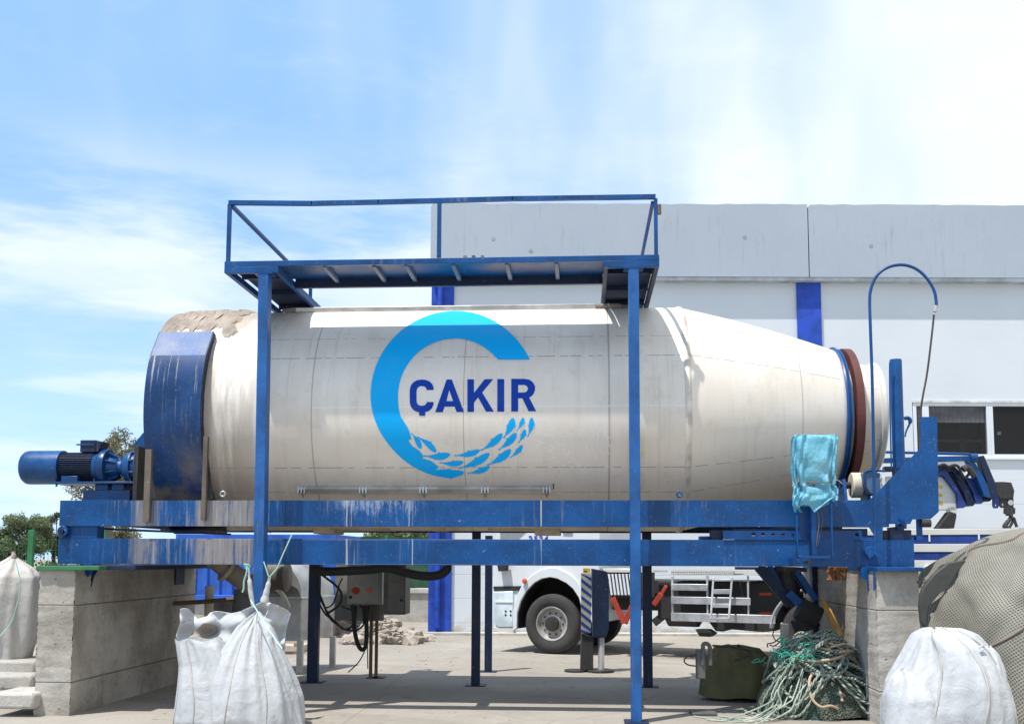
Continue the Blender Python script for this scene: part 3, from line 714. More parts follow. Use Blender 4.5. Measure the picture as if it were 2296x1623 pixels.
# straps and feet that hold it to the beams
z1 = Z(300, 660, 3.006)
for (x0, y0, x1, y1, Yp) in ((93, 1100, 128, 1598, YF-.06), (492, 1010, 514, 1585, YF-.06)):
    a = P(*z1(x0, y0), Yp); b = P(*z1(x1, y1), Yp)
    obj('strap', MB().box((a.x+.004, Yp, b.z), (b.x-.012, Yp+.05, a.z)), strap_m, gd, bevel=.003)
a = P(*z1(500, 1010), YF-.02)
tri = [P(*z1(x, y), YF-.005) for x, y in [(500,1010),(520,1080),(560,1440),(512,1440)]]
obj('side_strip', MB().prism([tri], (0,.01,0)), dark_iron, gd)
tri = [P(*z1(x, y), YF+.1) for x, y in [(105,1140),(178,1440),(128,1440)]]
obj('side_strip', MB().prism([tri], (0,.01,0)), dark_iron, gd)
tri = [P(*zA(x, y), 11.5) for x, y in [(1150,310),(1245,190),(1262,175),(1275,330),(1205,330),(1195,290)]]
obj('lug_plate', MB().prism([tri], (0,.03,0)), blue, gd)

# ================================================================ drive motor
YM = 11.35
def PM(x, y): return P(*zA(x, y), YM)
mt = thing('drive_motor', 'blue finned electric motor with gearbox driving the drum, on a bracket at far left', 'electric motor', (PM(700, 770).x, YM, z1t))
c = PM(560, 488); zc_ = PM(400, 488).z
def mxx(x): return P(*zA(x, 488), YM).x
rk = lambda px_: px_/3.827/1.01873/2356*YM*1.0
o_ = Vector((0, YM, zc_))
obj('fan_cover', MB().lathe(o_, axis, [(mxx(218), .001), (mxx(219), rk(110)), (mxx(226), rk(135)), (mxx(245), rk(150)), (mxx(270), rk(153)), (mxx(560), rk(153)), (mxx(562), rk(130))], n=48), motor_blue, mt, smooth=35)
mb = MB().lathe(o_, axis, [(mxx(520), rk(100)), (mxx(520), rk(118)), (mxx(850), rk(118)), (mxx(850), rk(60))], n=48)
for k in range(44):
    a = 2*math.pi*k/44; d = Vector((0, math.cos(a), math.sin(a)))
    mb.bar(o_ + Vector((mxx(530),0,0)) + d*(rk(118)), o_ + Vector((mxx(845),0,0)) + d*(rk(118)), .006, rk(36), d)
obj('finned_body', mb, navy, mt)
obj('end_ring', MB().lathe(o_, axis, [(mxx(515), rk(100)), (mxx(515), rk(142)), (mxx(535), rk(142)), (mxx(535), rk(100))], n=40), motor_blue, mt, smooth=30)
obj('end_shield', MB().lathe(o_, axis, [(mxx(840), rk(60)), (mxx(845), rk(125)), (mxx(885), rk(135)), (mxx(905), rk(158)), (mxx(945), rk(165)), (mxx(960), rk(160)), (mxx(965), rk(100)), (mxx(1030), rk(85)), (mxx(1050), rk(68)), (mxx(1085), rk(68))], n=40), motor_blue, mt, smooth=30)
obj('gearbox', MB().lathe(o_, axis, [(mxx(1080), rk(68)), (mxx(1090), rk(95)), (mxx(1120), rk(130)), (mxx(1150), rk(140)), (mxx(1165), rk(150)), (mxx(1180), rk(150)), (mxx(1185), rk(128)), (mxx(1215), rk(128)), (mxx(1220), rk(155)), (mxx(1240), rk(155)), (mxx(1245), rk(60))], n=36), motor_blue, mt, smooth=30)
for k in range(8):
    a = 2*math.pi*(k+.5)/8; d = Vector((0, math.cos(a), math.sin(a))); obj('bolt', MB().cyl(o_+Vector((mxx(1160),0,0))+d*rk(140), o_+Vector((mxx(1235),0,0))+d*rk(140), .012, n=6), motor_blue, mt)
    mb = MB().bar(o_+Vector((mxx(960),0,0))+d*rk(120), o_+Vector((mxx(1040),0,0))+d*rk(75), .012, rk(50), d); obj('cooling_rib', mb, motor_blue, mt)
a = PM(735, 255); b = PM(925, 335)
mb = MB().box((a.x, YM-.09, b.z-.03), (PM(880,0).x, YM+.1, a.z+.00)); mb.prism([[Vector((PM(880,0).x, YM-.09, b.z-.03)), Vector((PM(880,0).x, YM-.09, a.z)), Vector((PM(935,0).x, YM-.09, PM(0,272).z)), Vector((PM(905,0).x, YM-.09, b.z-.03))]], (0,.19,0))
tb = obj('terminal_box', mb, navy, mt, bevel=.006)
obj('box_lid', MB().box((PM(718,0).x, YM-.1, PM(0,305).z), (PM(872,0).x, YM-.092, PM(0,292).z)), motor_blue, mt)
obj('mount_plate', MB().box((mxx(525), YM-.2, PM(0,640).z), (mxx(1240), YM+.25, PM(0,622).z)), motor_blue, mt, bevel=.003)
obj('motor_foot', MB().box((mxx(600), YM-.16, PM(0,622).z), (mxx(740), YM+.16, PM(0,572).z)), motor_blue, mt, bevel=.004)
for x, y in ((560, 655), (692, 670), (885, 612), (1195, 612)):
    p = PM(x, y); obj('mounting_bolt', MB().cyl((p.x, YM-.17, p.z-.01), (p.x, YM-.17, p.z+.025), .011, n=6), dark_iron, mt)
mb = MB().box((mxx(790), YM-.15, z1t), (mxx(1195), YM+.3, PM(0,692).z)); mb.box((mxx(880), YM-.12, PM(0,692).z), (mxx(990), YM+.2, PM(0,640).z)); mb.box((mxx(1025), YM-.12, PM(0,692).z), (mxx(1130), YM+.2, PM(0,640).z))
obj('base_box', mb, motor_blue, mt, bevel=.005)
obj('drive_plate', MB().box((mxx(1240), YM-.22, z1t), (mxx(1278), YM+.5, PM(0,322).z)), dark_iron, mt, bevel=.003)
obj('cable', MB().tube([PM(800, 690), PM(760, 730), PM(725, 775), PM(700, 800)], .012).tube([PM(800, 700), PM(770, 745), PM(740, 790)], .01), black, mt)
# ================================================================ inspection platform
PFY = 10.56
pf = thing('inspection_platform', 'blue steel walkway with handrail on tall posts above the drum', 'platform', (-1.45, 12.2, 0))
zt, zr = 4.695, 5.335
xl_, xr_ = -3.735, 0.80; il, ir = -3.16, 0.235
def beamx(x0, x1, y0, y1, za, zb, mat, name, bev=.003): return obj(name, MB().box((x0, y0, za), (x1, y1, zb)), mat, pf, bevel=bev)
mb = MB().box((xl_, PFY, zt-.058), (xr_, PFY+.06, zt)); obj('front_edge_beam', mb, blue, pf, bevel=.004)
obj('rear_edge_beam', MB().box((il, 11.22, zt-.12), (ir, 11.27, zt-.005)), navy, pf, bevel=.003)
obj('walkway_deck', MB().box((xl_+.01, PFY+.06, zt-.022), (xr_-.01, 11.22, zt-.012)), blue, pf)
mb = MB()
for zx in ((738, 612), (846, 612), (920, 612)): pass
z2 = Z(480, 420, 4.415); z3 = Z(960, 420, 3.827)
ribs = [P(*z2(x, 842), PFY+.05).x for x in (1150, 1650, 1975)] + [P(*z3(x, y), PFY+.05).x for x, y in ((285, 725), (755, 718), (1190, 708))]
for x in ribs: obj('rib', MB().box((x-.02, PFY+.06, zt-.07), (x+.02, 11.22, zt-.022)), painted('grey_rib_paint', (0.16, 0.2, 0.27), .55, amt=.3) if x == ribs[0] else bpy.data.materials['grey_rib_paint'], pf)
for s, (x0, x1) in enumerate(((xl_, il), (ir, xr_))):
    d = obj('side_deck', MB().box((x0+.04, 11.22, zt-.022), (x1-.04, 13.85, zt-.012)), navy, pf)
    for xx in (x0, x1-.045):
        obj('side_channel', MB().box((xx, PFY+.062, zt-.125), (xx+.045, 13.9, zt-.06)), blue if s == 0 else navy, pf, bevel=.003)
    obj('end_channel', MB().box((x0, PFY+.001, zt-.125), (x1, PFY+.06, zt-.0585)), blue, pf, bevel=.003)
    for yy in (11.0, 11.7, 12.4, 13.1, 13.8):
        obj('rib', MB().box((x0+.045, yy, zt-.07), (x1-.045, yy+.04, zt-.024)), navy, pf)
    yy = 13.86
post_m = painted('post_paint', (0.012, 0.088, 0.275), 0.42, amt=0.3)
# posts
for (xt, xb, cy) in ((P(590, 620, PFY).x, P(578.5, 1300, PFY).x, 0), (P(1421, 620, PFY).x, P(1425.5, 1300, PFY).x, 0)):
    k = (xb - xt)/3.0*1.0
    xb0 = xt + (xb - xt)*(4.57/3.2)
    po = obj('post', MB().bar((xt, PFY+.07, zt-.126), (xb0, PFY+.07, 0.0), .105, .14, (0,1,0)), post_m, pf, bevel=.006)
    obj('cap_plate', MB().box((xt-.1, PFY-.005, zt-.137), (xt+.1, PFY+.15, zt-.126)), blue, po)
    obj('foot_plate', MB().box((xb0-.12, PFY-.05, 0.0), (xb0+.12, PFY+.2, .012)), navy, po)
for (x, y) in ((-3.45, 13.7), (.5, 13.7)):
    obj('post', MB().box((x, y, 1.94+.27), (x+.1, y+.1, zt-.125)), navy, pf, bevel=.004)
# handrail
r_ = .022
def rl(a, b, name='handrail', w=.045): return obj(name, MB().bar(a, b, w, w), blue, pf, bevel=.004)
yR = PFY+.03
pL = Vector((xl_+.03, yR, 5.335)); pR = Vector((xr_-.03, yR, 5.325))
mid = P(985, 455, yR)
# the front rail sags a little
mb = MB(); q = [pL, Vector((P(700, 456, yR).x, yR, P(700, 456.5, yR).z)), Vector((P(850, 453.5, yR).x, yR, P(850, 453.5, yR).z)), Vector((P(1150, 446, yR).x, yR, P(1150, 446, yR).z)), pR]
q[0].z = P(515, 455, yR).z; q[-1].z = P(1470, 441.5, yR).z
for a, b in zip(q, q[1:]): mb.bar(a - (b-a).normalized()*.01, b, .045, .045)
obj('handrail', mb, blue, pf)
for p, w in ((q[0], .04), (q[-1], .038)): obj('rail_post', MB().bar((p.x, yR, zt), (p.x, yR, p.z-.02), w, w, (0,1,0)), blue, pf, bevel=.003)
mx_ = P(985, 500, yR).x
obj('rail_post', MB().bar((mx_, yR, zt), (mx_, yR, P(985, 452, yR).z), .042, .042, (0,1,0)), blue, pf, bevel=.004)
obj('side_rail', MB().bar((q[0].x+.02, yR, q[0].z-.03), (q[0].x+.02, 13.85, q[0].z-.03), .04, .035), blue, pf, bevel=.003)
obj('side_rail', MB().bar((q[-1].x-.03, yR, q[-1].z-.06), (q[-1].x-.03, 13.85, q[-1].z-.06), .035, .035), blue, pf, bevel=.003)
for x in (q[0].x+.02, q[-1].x-.03): obj('rail_post', MB().bar((x, 13.85, zt), (x, 13.85, 5.3), .04, .04, (0,1,0)), blue, pf)
# coupling lying on the walkway
a = P(*z3(380, 640), PFY+.35); b = P(*z3(555, 640), PFY+.35)
cp = thing('pipe_clamp', 'small shiny steel and black pipe clamp lying on the walkway', 'pipe clamp', ((a.x+b.x)/2, PFY+.35, zt-.012))
obj('barrel', MB().cyl((a.x+.02, PFY+.35, zt+.06), (b.x-.02, PFY+.35, zt+.06), .04, n=16), steel, cp)
for x in (a.x, a.x+.09, b.x-.12, b.x-.03): obj('collar', MB().cyl((x, PFY+.35, zt+.06), (x+.03, PFY+.35, zt+.06), .062, n=18), dark_iron, cp)
# rusty hinge stub on the right rail post
p = P(1478, 470, yR)
pf_h = obj('corner_hinge', MB().cyl((p.x+.0, yR, p.z-.05), (p.x+.0, yR, p.z+.05), .022, n=10), rust, pf)

# ================================================================ discharge end
rs = thing('support_roller', 'cream rubber roller on a blue bracket under the brown ring of the drum', 'roller', (P(*z6(840, 990), 11.35).x, 11.4, z1t))
c = P(*z6(840, 873), 11.4); ra = 110/3.833*S_/2356*11.3
x0 = P(*z6(800, 873), 11.3).x; x1 = P(*z6(893, 873), 11.3).x
obj('roller', MB().lathe((0, 11.4, c.z), axis, [(x0, .03), (x0, ra-.012), (x0+.012, ra), (x1-.012, ra), (x1, ra-.012), (x1, .03)], n=40), cream, rs, smooth=30)
obj('hub', MB().cyl((x0-.1, 11.4, c.z), (x1+.06, 11.4, c.z), .035, n=16), dark_iron, rs)
for xx, mt_ in ((x0-.10, navy), (x1+.03, navy)):
    obj('bracket', MB().prism([[Vector((xx, 11.22, z1t-.1)), Vector((xx, 11.62, z1t-.1)), Vector((xx, 11.5, c.z+.06)), Vector((xx, 11.32, c.z+.06))]], (.03, 0, 0)), blue, rs, bevel=.003)
rb = dup(rs, (rs.location.x, 13.2, z1t), 0, 'cream rubber roller on the far side beam under the brown ring'); rb['group'] = rs['group'] = 'rollers under the drum ring'
# grey guard box beside the roller
a = P(*z6(895, 760), 11.15); b = P(*z6(1030, 960), 11.15)
gb = thing('roller_cover', 'small dusty blue sheet cover beside the cream roller', 'cover', ((a.x+b.x)/2, 11.2, z1t))
obj('cover_panel', MB().prism([[P(*z6(x, y), 11.15) for x, y in [(900,765),(915,755),(1035,765),(1045,960),(950,945),(905,870)]]], (0,.25,0)), painted('faded_blue_paint', (0.09, 0.16, 0.27), .6, amt=.5), gb, bevel=.004)
obj('cover_rim', MB().tube([P(*z6(x, y), 11.14) for x, y in [(905,860),(898,780),(925,748),(1010,745),(1075,750)]], .012), blue, gb)
obj('grease_nipple', MB().tube([P(*z6(x, y), 11.05) for x, y in [(1045,885),(1045,850),(1042,815),(1040,775)]], [.014,.008,.012,.006]), steel, gb)

hy = thing('lift_cylinder', 'thick upright blue hydraulic cylinder with thin pipe behind the end plate', 'hydraulic cylinder', (P(2013, 1060, 11.5).x, 11.5, z1t))
a = P(2000.5, 805, 11.4); b = P(2028, 805, 11.4); rr = (b.x-a.x)/2; cx_ = (a.x+b.x)/2
mb = MB().lathe((cx_, 11.5, 0), (0,0,1), [(z1b, rr*.9), (z1t, rr), (P(2013,802,11.4).z-.02, rr), (P(2013,802,11.4).z, rr*.93), (P(2013,802,11.4).z, .001)], n=32)
obj('barrel', mb, blue, hy, smooth=30)
z9 = Z(1880, 580, 4.27)
q = [P(*z9(x, y), 11.4) for x, y in ((668,1055),(655,1062),(650,1080),(650,1300),(655,1623))]; e = P(*z6(1135, 740), 11.4); q.append(e)
obj('feed_pipe', MB().tube(q, .008, smooth=3), blue, hy)
obj('pipe_union', MB().tube([P(*z6(x, y), 11.3) for x, y in [(1250,290),(1280,285),(1300,305),(1290,345),(1265,400),(1255,450)]], [.02,.022,.022,.012,.01,.008]), blue, hy)
a = P(*z6(1125, 700), 11.45); obj('pipe_bracket', MB().box((a.x, 11.3, z1t), (a.x+.06, 11.4, P(*z6(1125,730),11.45).z)), navy, hy)

bp = thing('bent_pipe', 'slim blue pipe bent over like a walking stick with a grey hose hanging from it', 'pipe', (P(1964, 1230, 10.72).x, 10.72, z0b))
pp = [(1999,1262),(1997.5,1150),(1995,1000),(1992,860),(1988.5,760),(1986.5,690),(1989,662),(1999,636),(2014,619),(2036,608),(2062,605),(2086,611),(2107,625),(2125,647),(2135,668),(2138.5,690),(2138,702)]
q = [P(x*S_, y*S_, 10.72) for x, y in pp]
obj('pipe', MB().tube(q, .0155, n=12, smooth=5), blue, bp, smooth=60)
obj('hose_clip', MB().tube([P(x*S_, y*S_, 10.72) for x, y in ((2137,698),(2135,712))], .021, n=12).tube([P(x*S_, y*S_, 10.72) for x, y in ((2134,714),(2133,719))], .015, n=10), steel, bp)
obj('hose', MB().tube([P(x*S_, y*S_, Yh_) for x, y, Yh_ in ((2134,712,10.73),(2129,760,10.78),(2118,850,10.87),(2107,910,10.93),(2101,955,10.97),(2100,1000,10.99),(2104,1060,11.0))], .0105, n=10, smooth=5), painted('grey_hose', (0.09, 0.08, 0.08), .5, amt=.3, chips=False), bp, smooth=60)
c = P(*z6(968, 1455), 10.8)
obj('pivot_disc', MB().cyl((c.x, YF-.06, c.z), (c.x, YF-.003, c.z), .055, n=24), blue, bp, bevel=.003)
obj('pivot_bolt', MB().cyl((c.x+.05, YF-.09, c.z-.03), (c.x+.05, YF-.06, c.z-.03), .02, n=6).cyl((c.x-.02, YF-.08, c.z-.05), (c.x-.02, YF-.06, c.z-.05), .016, n=6), blue, bp)

# control box on its stand, wrapped in plastic
YS = 10.5
cs = thing('control_stand', 'blue tube frame bolted to the lower beam, holding the wrapped control box', 'stand', (P(*z6(460,1500), YS).x, YS, z0b))
def zb(x0, y0, x1, y1, dep=.045, Y=YS):
    a = P(*z6(x0, y0), Y); b = P(*z6(x1, y1), Y); return MB().box((a.x, Y, b.z), (b.x, Y+dep, a.z))
obj('upright', zb(300, 1140, 322, 1500), beam_clean, cs, bevel=.003)
obj('upright', zb(600, 1000, 630, 1505), beam_clean, cs, bevel=.003)
obj('upright', zb(430, 1040, 487, 1490, .05, YS+.06), beam_clean, cs, bevel=.003)
obj('cross_bar', zb(322, 1492, 600, 1515), beam_clean, cs, bevel=.003)
obj('back_plate', zb(322, 1060, 428, 1350, .012, YS+.2), beam_clean, cs)
obj('arm', MB().box((P(*z6(300,1480),YS).x, YS+.046, P(*z6(0,1560),YS).z), (P(*z6(340,1480),YS).x, YF-.003, P(*z6(0,1505),YS).z)).box((P(*z6(600,1480),YS).x, YS+.046, P(*z6(0,1515),YS).z), (P(*z6(630,1480),YS).x, YF-.02, P(*z6(0,1490),YS).z)), beam_clean, cs, bevel=.003)
a = P(*z6(285, 1530), YS)
obj('knob', MB().cyl((a.x, YS-.01, P(*z6(0,1555),YS).z), (a.x, YS-.01, P(*z6(0,1450),YS).z), .014, n=10).cyl((a.x+.03, YS-.03, a.z), (a.x+.03, YS+.04, a.z), .022, n=12), beam_clean, cs)
obj('latch_bolt', MB().cyl(P(*z6(425,1545), YS+.1), P(*z6(425,1545), YS+.1)+Vector((0,.25,0)), .022, n=10), dark_iron, cs)
cb = thing('control_box', 'control box on the blue stand, hidden inside the tied plastic bag', 'control box', (P(*z6(455,800), YS+.1).x, YS+.12, P(*z6(455,890), YS).z))
obj('housing', zb(305, 470, 610, 850, .16, YS+.03), grey_cab, cb, bevel=.01)
obj('cable', MB().tube([P(*z6(x, y), YS+.05) for x, y in [(455,860),(462,960),(470,1060),(495,1130),(500,1230),(485,1340),(480,1400)]], .006).tube([P(*z6(x, y), YS+.08) for x, y in [(480,1020),(520,1100),(535,1180),(515,1280),(490,1400)]], .004), dark_grey, cb)
# the bag: lofted round the box, cinched by a string
bag = MB(); rows = [(438,300,615,.06),(442,280,635,.1),(470,272,650,.12),(560,268,645,.125),(650,264,640,.125),(720,266,636,.12),(800,278,630,.11),(850,286,628,.10),(880,292,622,.09),(900,292,625,.095),(950,285,645,.11),(985,280,648,.115),(1030,276,560,.10),(1080,288,470,.09)]
rng = random.Random(3)
def sample(rows, t):
    k = t*(len(rows)-1); i = min(int(k), len(rows)-2); f = k - i; return [rows[i][j]*(1-f) + rows[i+1][j]*f for j in range(len(rows[0]))]
def bagf(u, w):
    y, xa_, xb_, dp = sample(rows, w); a = 2*math.pi*u
    A = P(*z6(xa_, y), YS+.1); B = P(*z6(xb_, y), YS+.1); cxx = (A.x+B.x)/2; rx = (B.x-A.x)/2
    ca, sa = math.cos(a), math.sin(a); ex = 0.42
    X = cxx + rx*math.copysign(abs(ca)**ex, ca); Yy = YS + .11 + dp*math.copysign(abs(sa)**ex, sa)
    cin = math.exp(-((y-885)/90)**2); fold = (0.010 + .022*cin)*math.sin(a*9 + 2*math.sin(w*5)) + .008*math.sin(a*17 + w*23) + .007*math.sin(a*5 - w*31)
    zz_ = A.z + (.03*math.sin(a*3 + 1) + .02*math.sin(a*7))*max(0, (w-.85))*6 + .006*math.sin(a*6)*(1 if w > .02 else 0)
    return (X + fold*ca*.6, Yy - fold*1.2, zz_)
bag.grid(bagf, 120, 70, closed=True)
n0 = len(bag.v); top = P(*z6(455, 434), YS+.1)
bag.v.append((top.x, YS+.11, top.z)); bag.f += [(i, (i+1) % 120, n0) for i in range(120)]
pb = obj('plastic_bag', bag, plastic_m, None, smooth=180, loc=(top.x, YS+.11, P(*z6(455,1080), YS).z)); tagit(pb, 'crumpled light blue plastic bag tied over the control box', 'plastic bag')
mb = MB(); q = []
for k in range(41):
    a = 2*math.pi*k/40; p = Vector(bagf((k/40) % 1, .585)); c0 = Vector((P(*z6(457,880),YS+.1).x, YS+.11, p.z)); q.append(c0 + (p-c0)*1.04)
mb.tube(q, .0035, n=6, smooth=1); e = P(*z6(640, 850), YS-.02)
mb.tube([P(*z6(x, y), YS-.03) for x, y in [(625,840),(650,825),(680,838),(705,862)]], .0035, n=6)
st_ = obj('string', mb, painted('tan_string', (0.55, 0.4, 0.32), .8, amt=0.1, chips=False), None, loc=(e.x, YS, e.z)); tagit(st_, 'thin tan string tied round the light blue plastic bag', 'string')

# ================================================================ factory hall behind
corner = PD(967, 1418, 22.7); corner.z = 0
B = Frame(corner, R_(3.9))
fb = thing('factory_building', 'long white panelled factory hall with grey parapet and royal blue pilasters', 'building', corner, R_(3.9))
m, g = newmat('white_wall_panel'); v = g.pos(); n = g.noise(v, 0.6, 6); x, y, z = g.sep(v)
fr_ = g.m('FRACT', g.m('DIVIDE', g.m('ADD', z, 0.03), 0.515)); ln = g.step(g.m('ABSOLUTE', g.m('SUBTRACT', fr_, 0.5)), 0.008, 0.018, 1.0, 0.0)
ln = g.m('MULTIPLY', ln, g.step(z, 2.6, 3.2, 1.0, 0.12))
c = g.mix(g.step(n, .3, .7), (0.59, 0.625, 0.65), (0.625, 0.66, 0.685)); c = g.mix(g.m('MULTIPLY', ln, .5), c, (0.35, 0.36, 0.38))
c = g.mix(g.m('MULTIPLY', g.step(z, 0.5, 0.0), g.step(g.noise(v, 5, 4), .4, .6)), c, (0.5, 0.46, 0.4))
g.bsdf(c, 0.6, 0, g.bump(g.m('SUBTRACT', g.m('MULTIPLY', n, .3), ln), 0.5, 0.01), .4); wall_m = m
zp = B.pix(1700, 627).z; ztop = B.pix(1700, 466).z
u_w0 = B.pix(2047, 960).x; zw1 = B.pix(2150, 903).z; zw0 = B.pix(2150, 1025).z
LEN = 34.0
u1 = B.pix(2600, 960).x
mb = MB().box((0.12, 0, 0), (LEN, .3, zw0)).box((0.12, 0, zw1), (LEN, .3, zp)).box((0.12, 0, zw0), (u_w0, .3, zw1)).box((u1, 0, zw0), (LEN, .3, zw1))
obj('wall', mb, wall_m, fb, local=True)
mb = MB().box((0.12, .3, 0), (.42, 18, zp)).box((LEN-.3, .3, 0), (LEN, 18, zp)).box((.12, 18, 0), (LEN, 18.3, zp)); obj('wall', mb, wall_m, fb, local=True)
obj('roof', MB().box((.12, .3, zp-.3), (LEN, 18, zp-.1)), dark_grey, fb, local=True)
OV = .24
ul = B.pix(966, 500, -OV).x; uj = B.pix(1812, 500, -OV).x
def pan(x0, x1):
    mb = MB(); rg = random.Random(int(x0*10)+3); n_ = max(2, int((x1-x0)/.25)); t = [(x0 + (x1-x0)*i/n_) for i in range(n_+1)]
    e = [ztop + rg.uniform(-.012, .012) for _ in t]; R0 = .12
    lp_ = [Vector((x0, -OV, zp)), Vector((x1, -OV, zp))] + [Vector((t[i], -OV, e[i])) for i in range(n_, 0, -1)]
    lp_ += [Vector((x0 + .03, -OV, ztop-.01)), Vector((x0, -OV, ztop-.1))]
    mb.prism([lp_], (0, OV+.25, 0)); return mb
obj('parapet', pan(ul, uj-.012), parapet_m, fb, local=True, bevel=.02)
obj('parapet', pan(uj+.012, LEN+.2), parapet_m, fb, local=True, bevel=.02)
obj('parapet_groove', MB().box((uj-.03, -OV+.06, zp), (uj+.03, .2, ztop-.05)), dark_grey, fb, local=True)
obj('drip_edge', MB().box((ul+.1, -OV+.02, zp-.075), (LEN, -.002, zp-.002)), painted('drip_paint', (0.42, 0.45, 0.47), .6, amt=.1, chips=False), fb, local=True)
patch_m = painted('patch_mortar', (0.25, 0.3, 0.33), .9, amt=.3, chips=False)
for x, y in ((1106, 535), (1670, 532), (1953, 551), (1190, 562)):
    p = B.pix(x, y, -OV); obj('patch', MB().cyl((p.x, -OV-.006, p.z), (p.x, -OV, p.z), .045, n=9), patch_m, fb, local=True)
for (x0, x1, yb) in ((960, 1012, 1350), (1788, 1842, 700)):
    a = B.pix(x0, yb, -.06).x; b = B.pix(x1, yb, -.06).x
    obj('pilaster', MB().box((a, -.06, 0), (b, .0 if x0 > 1000 else .3, zp-.076)), wall_blue, fb, local=True, bevel=.006)
a = B.pix(980, 1350, -.13).x
dp_ = obj('downpipe', MB().cyl((a, -.13, .12), (a, -.13, zp-.08), .055, n=16), wall_blue, fb, local=True)
for z_ in (.15, .55, 2.4, 4.3, 6.2, 7.0): obj('pipe_clip', MB().cyl((a, -.13, z_), (a, -.13, z_+.07), .064, n=16), wall_blue, dp_, local=True)
# windows
m, g = newmat('window_glass'); v = g.pos(); n = g.noise(v, .8, 2)
g.bsdf((0.02, 0.02, 0.02), 0.05, 0, g.bump(n, .05, .02), .35, alpha=.4); glass_m = m
def win(x0, x1):
    a = B.pix(x0, 1000).x; b = B.pix(x1, 1000).x; f = .07
    w = obj('window', MB().box((a, -.01, zw0), (b, .1, zw0+f)).box((a, -.01, zw1-f), (b, .1, zw1)).box((a, -.01, zw0+f), (a+f, .1, zw1-f)).box((b-f, -.01, zw0+f), (b, .1, zw1-f)), white_paint, fb, local=True, bevel=.006)
    obj('pane', MB().box((a+f, .03, zw0+f), (b-f, .045, zw1-f)), glass_m, w, local=True)
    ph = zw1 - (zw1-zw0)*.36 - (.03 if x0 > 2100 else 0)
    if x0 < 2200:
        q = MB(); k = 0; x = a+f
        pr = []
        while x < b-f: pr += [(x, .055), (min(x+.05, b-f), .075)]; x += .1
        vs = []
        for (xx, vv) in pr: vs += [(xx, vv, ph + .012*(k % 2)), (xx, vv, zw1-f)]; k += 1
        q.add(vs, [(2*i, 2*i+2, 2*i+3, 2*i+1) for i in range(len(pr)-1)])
        obj('reflection_sheet', q, reflection_m, w, local=True, smooth=0)  # added corrugated sheet standing in for a roof reflected in the pane
        xm = a + (b-a)*.56; obj('reflection_post', MB().box((xm, .12, zw0+f), (xm+.11, .155, zw1-f)), black, w, local=True)  # added dark post, part of the same imitated reflection
        obj('inner_shelf', MB().box((a+f, .17, zw0+(zw1-zw0)*.3), (b-f, .24, zw0+(zw1-zw0)*.34)), dark_grey, w, local=True)
    else:
        obj('paper_note', MB().box((a+.17, .046, zw0+.5), (a+.25, .05, zw0+.57)), white_paint, w, local=True)
    obj('dark_room', MB().box((a+f, .6, zw0+.01), (b-f, .62, zw1-.01)), black, w, local=True)
    return a, b
reflection_m = painted('reflection_grey', (0.62, 0.64, 0.66), .6, amt=.1, chips=False)
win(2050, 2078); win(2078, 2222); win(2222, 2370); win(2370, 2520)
obj('window_sill', MB().box((u_w0, -.06, zw0-.05), (u1, .02, zw0-.001)), white_paint, fb, local=True, bevel=.006)
obj('window_lintel', MB().box((u_w0, -.03, zw1), (u1, .02, zw1+.05)), painted('lintel_paint', (0.55, 0.55, 0.53), .6, amt=.1, chips=False), fb, local=True)
# dim interior painted black; grey sheet and post stand in for glass reflections
# ================================================================ crane truck behind the machine
wp = CF((1240-CX)/F_PX*17.95, 17.95)
TR = R_(-21.2)
T = Frame((wp.x, wp.y, 0), TR)
tk = thing('crane_truck', 'white crane truck parked behind the machine, blue striped flatbed and folded blue crane', 'truck', T.o, TR)
z4 = Z(1060, 1200, 4.508); z5 = Z(1440, 1200, 4.057); zc7 = Z(2080, 1020, 7.378)
def T4(x, y, v=0.0): return T.pix(*z4(x, y), v)
def T5(x, y, v=0.0): return T.pix(*z5(x, y), v)
def tprism(name, zf, pts, v, dep, mat, parent=None, bevel=0.0, holes=()):
    mb = MB().prism([[T.pix(*zf(x, y), v) for x, y in pts]] + [[T.pix(*zf(x, y), v) for x, y in h] for h in holes], (0, dep, 0))
    return obj(name, mb, mat, parent or tk, local=True, bevel=bevel, smooth=30)
def tbox(name, zf, x0, y0, x1, y1, v, dep, mat, parent=None, bevel=0.0):
    a = T.pix(*zf(x0, y0), v); b = T.pix(*zf(x1, y1), v)
    return obj(name, MB().box((a.x, v, a.z), (b.x, v+dep, b.z)), mat, parent or tk, local=True, bevel=bevel)
arch = [(540,1060),(545,900),(580,780),(640,670),(720,590),(800,545),(880,530),(960,545),(1050,590),(1120,650),(1180,740),(1205,830),(1212,1000)]
cab_top = T4(300, 0).z
cabpts = [(300,1080),(288,800),(292,600),(310,430),(330,110),(350,-180),(1395,-180),(1395,1000)] + arch[::-1]
cab = tprism('cab', z4, cabpts, 0.02, 2.3, white_paint, bevel=.02)
ap = [T4(x, y, 0) for x, y in arch]; ac = T4(890, 1000, 0)
ai = [Vector((ac.x + (p.x-ac.x)*.985, 0, ac.z + (p.z-ac.z)*.985)) for p in ap]
mb = MB().grid(lambda u, w: Vector((ai[min(int(u*(len(ai)-1)+.5), len(ai)-1)].x, .05 + 2.25*w, ai[min(int(u*(len(ai)-1)+.5), len(ai)-1)].z)), len(ai)-1, 1)
obj('wheel_well', mb, black, tk, local=True)
obj('inner_arch_wall', MB().prism([[Vector((p.x, .6, p.z)) for p in ai]], (0, .02, 0)), black, tk, local=True)
aw = T4(540, 1060, .03); bw = T4(1212, 530, .03)
lip_out = [(500,1090),(500,900),(520,770),(590,620),(690,510),(790,450),(880,430),(980,440),(1090,495),(1170,570),(1240,700),(1262,830),(1270,1000)]
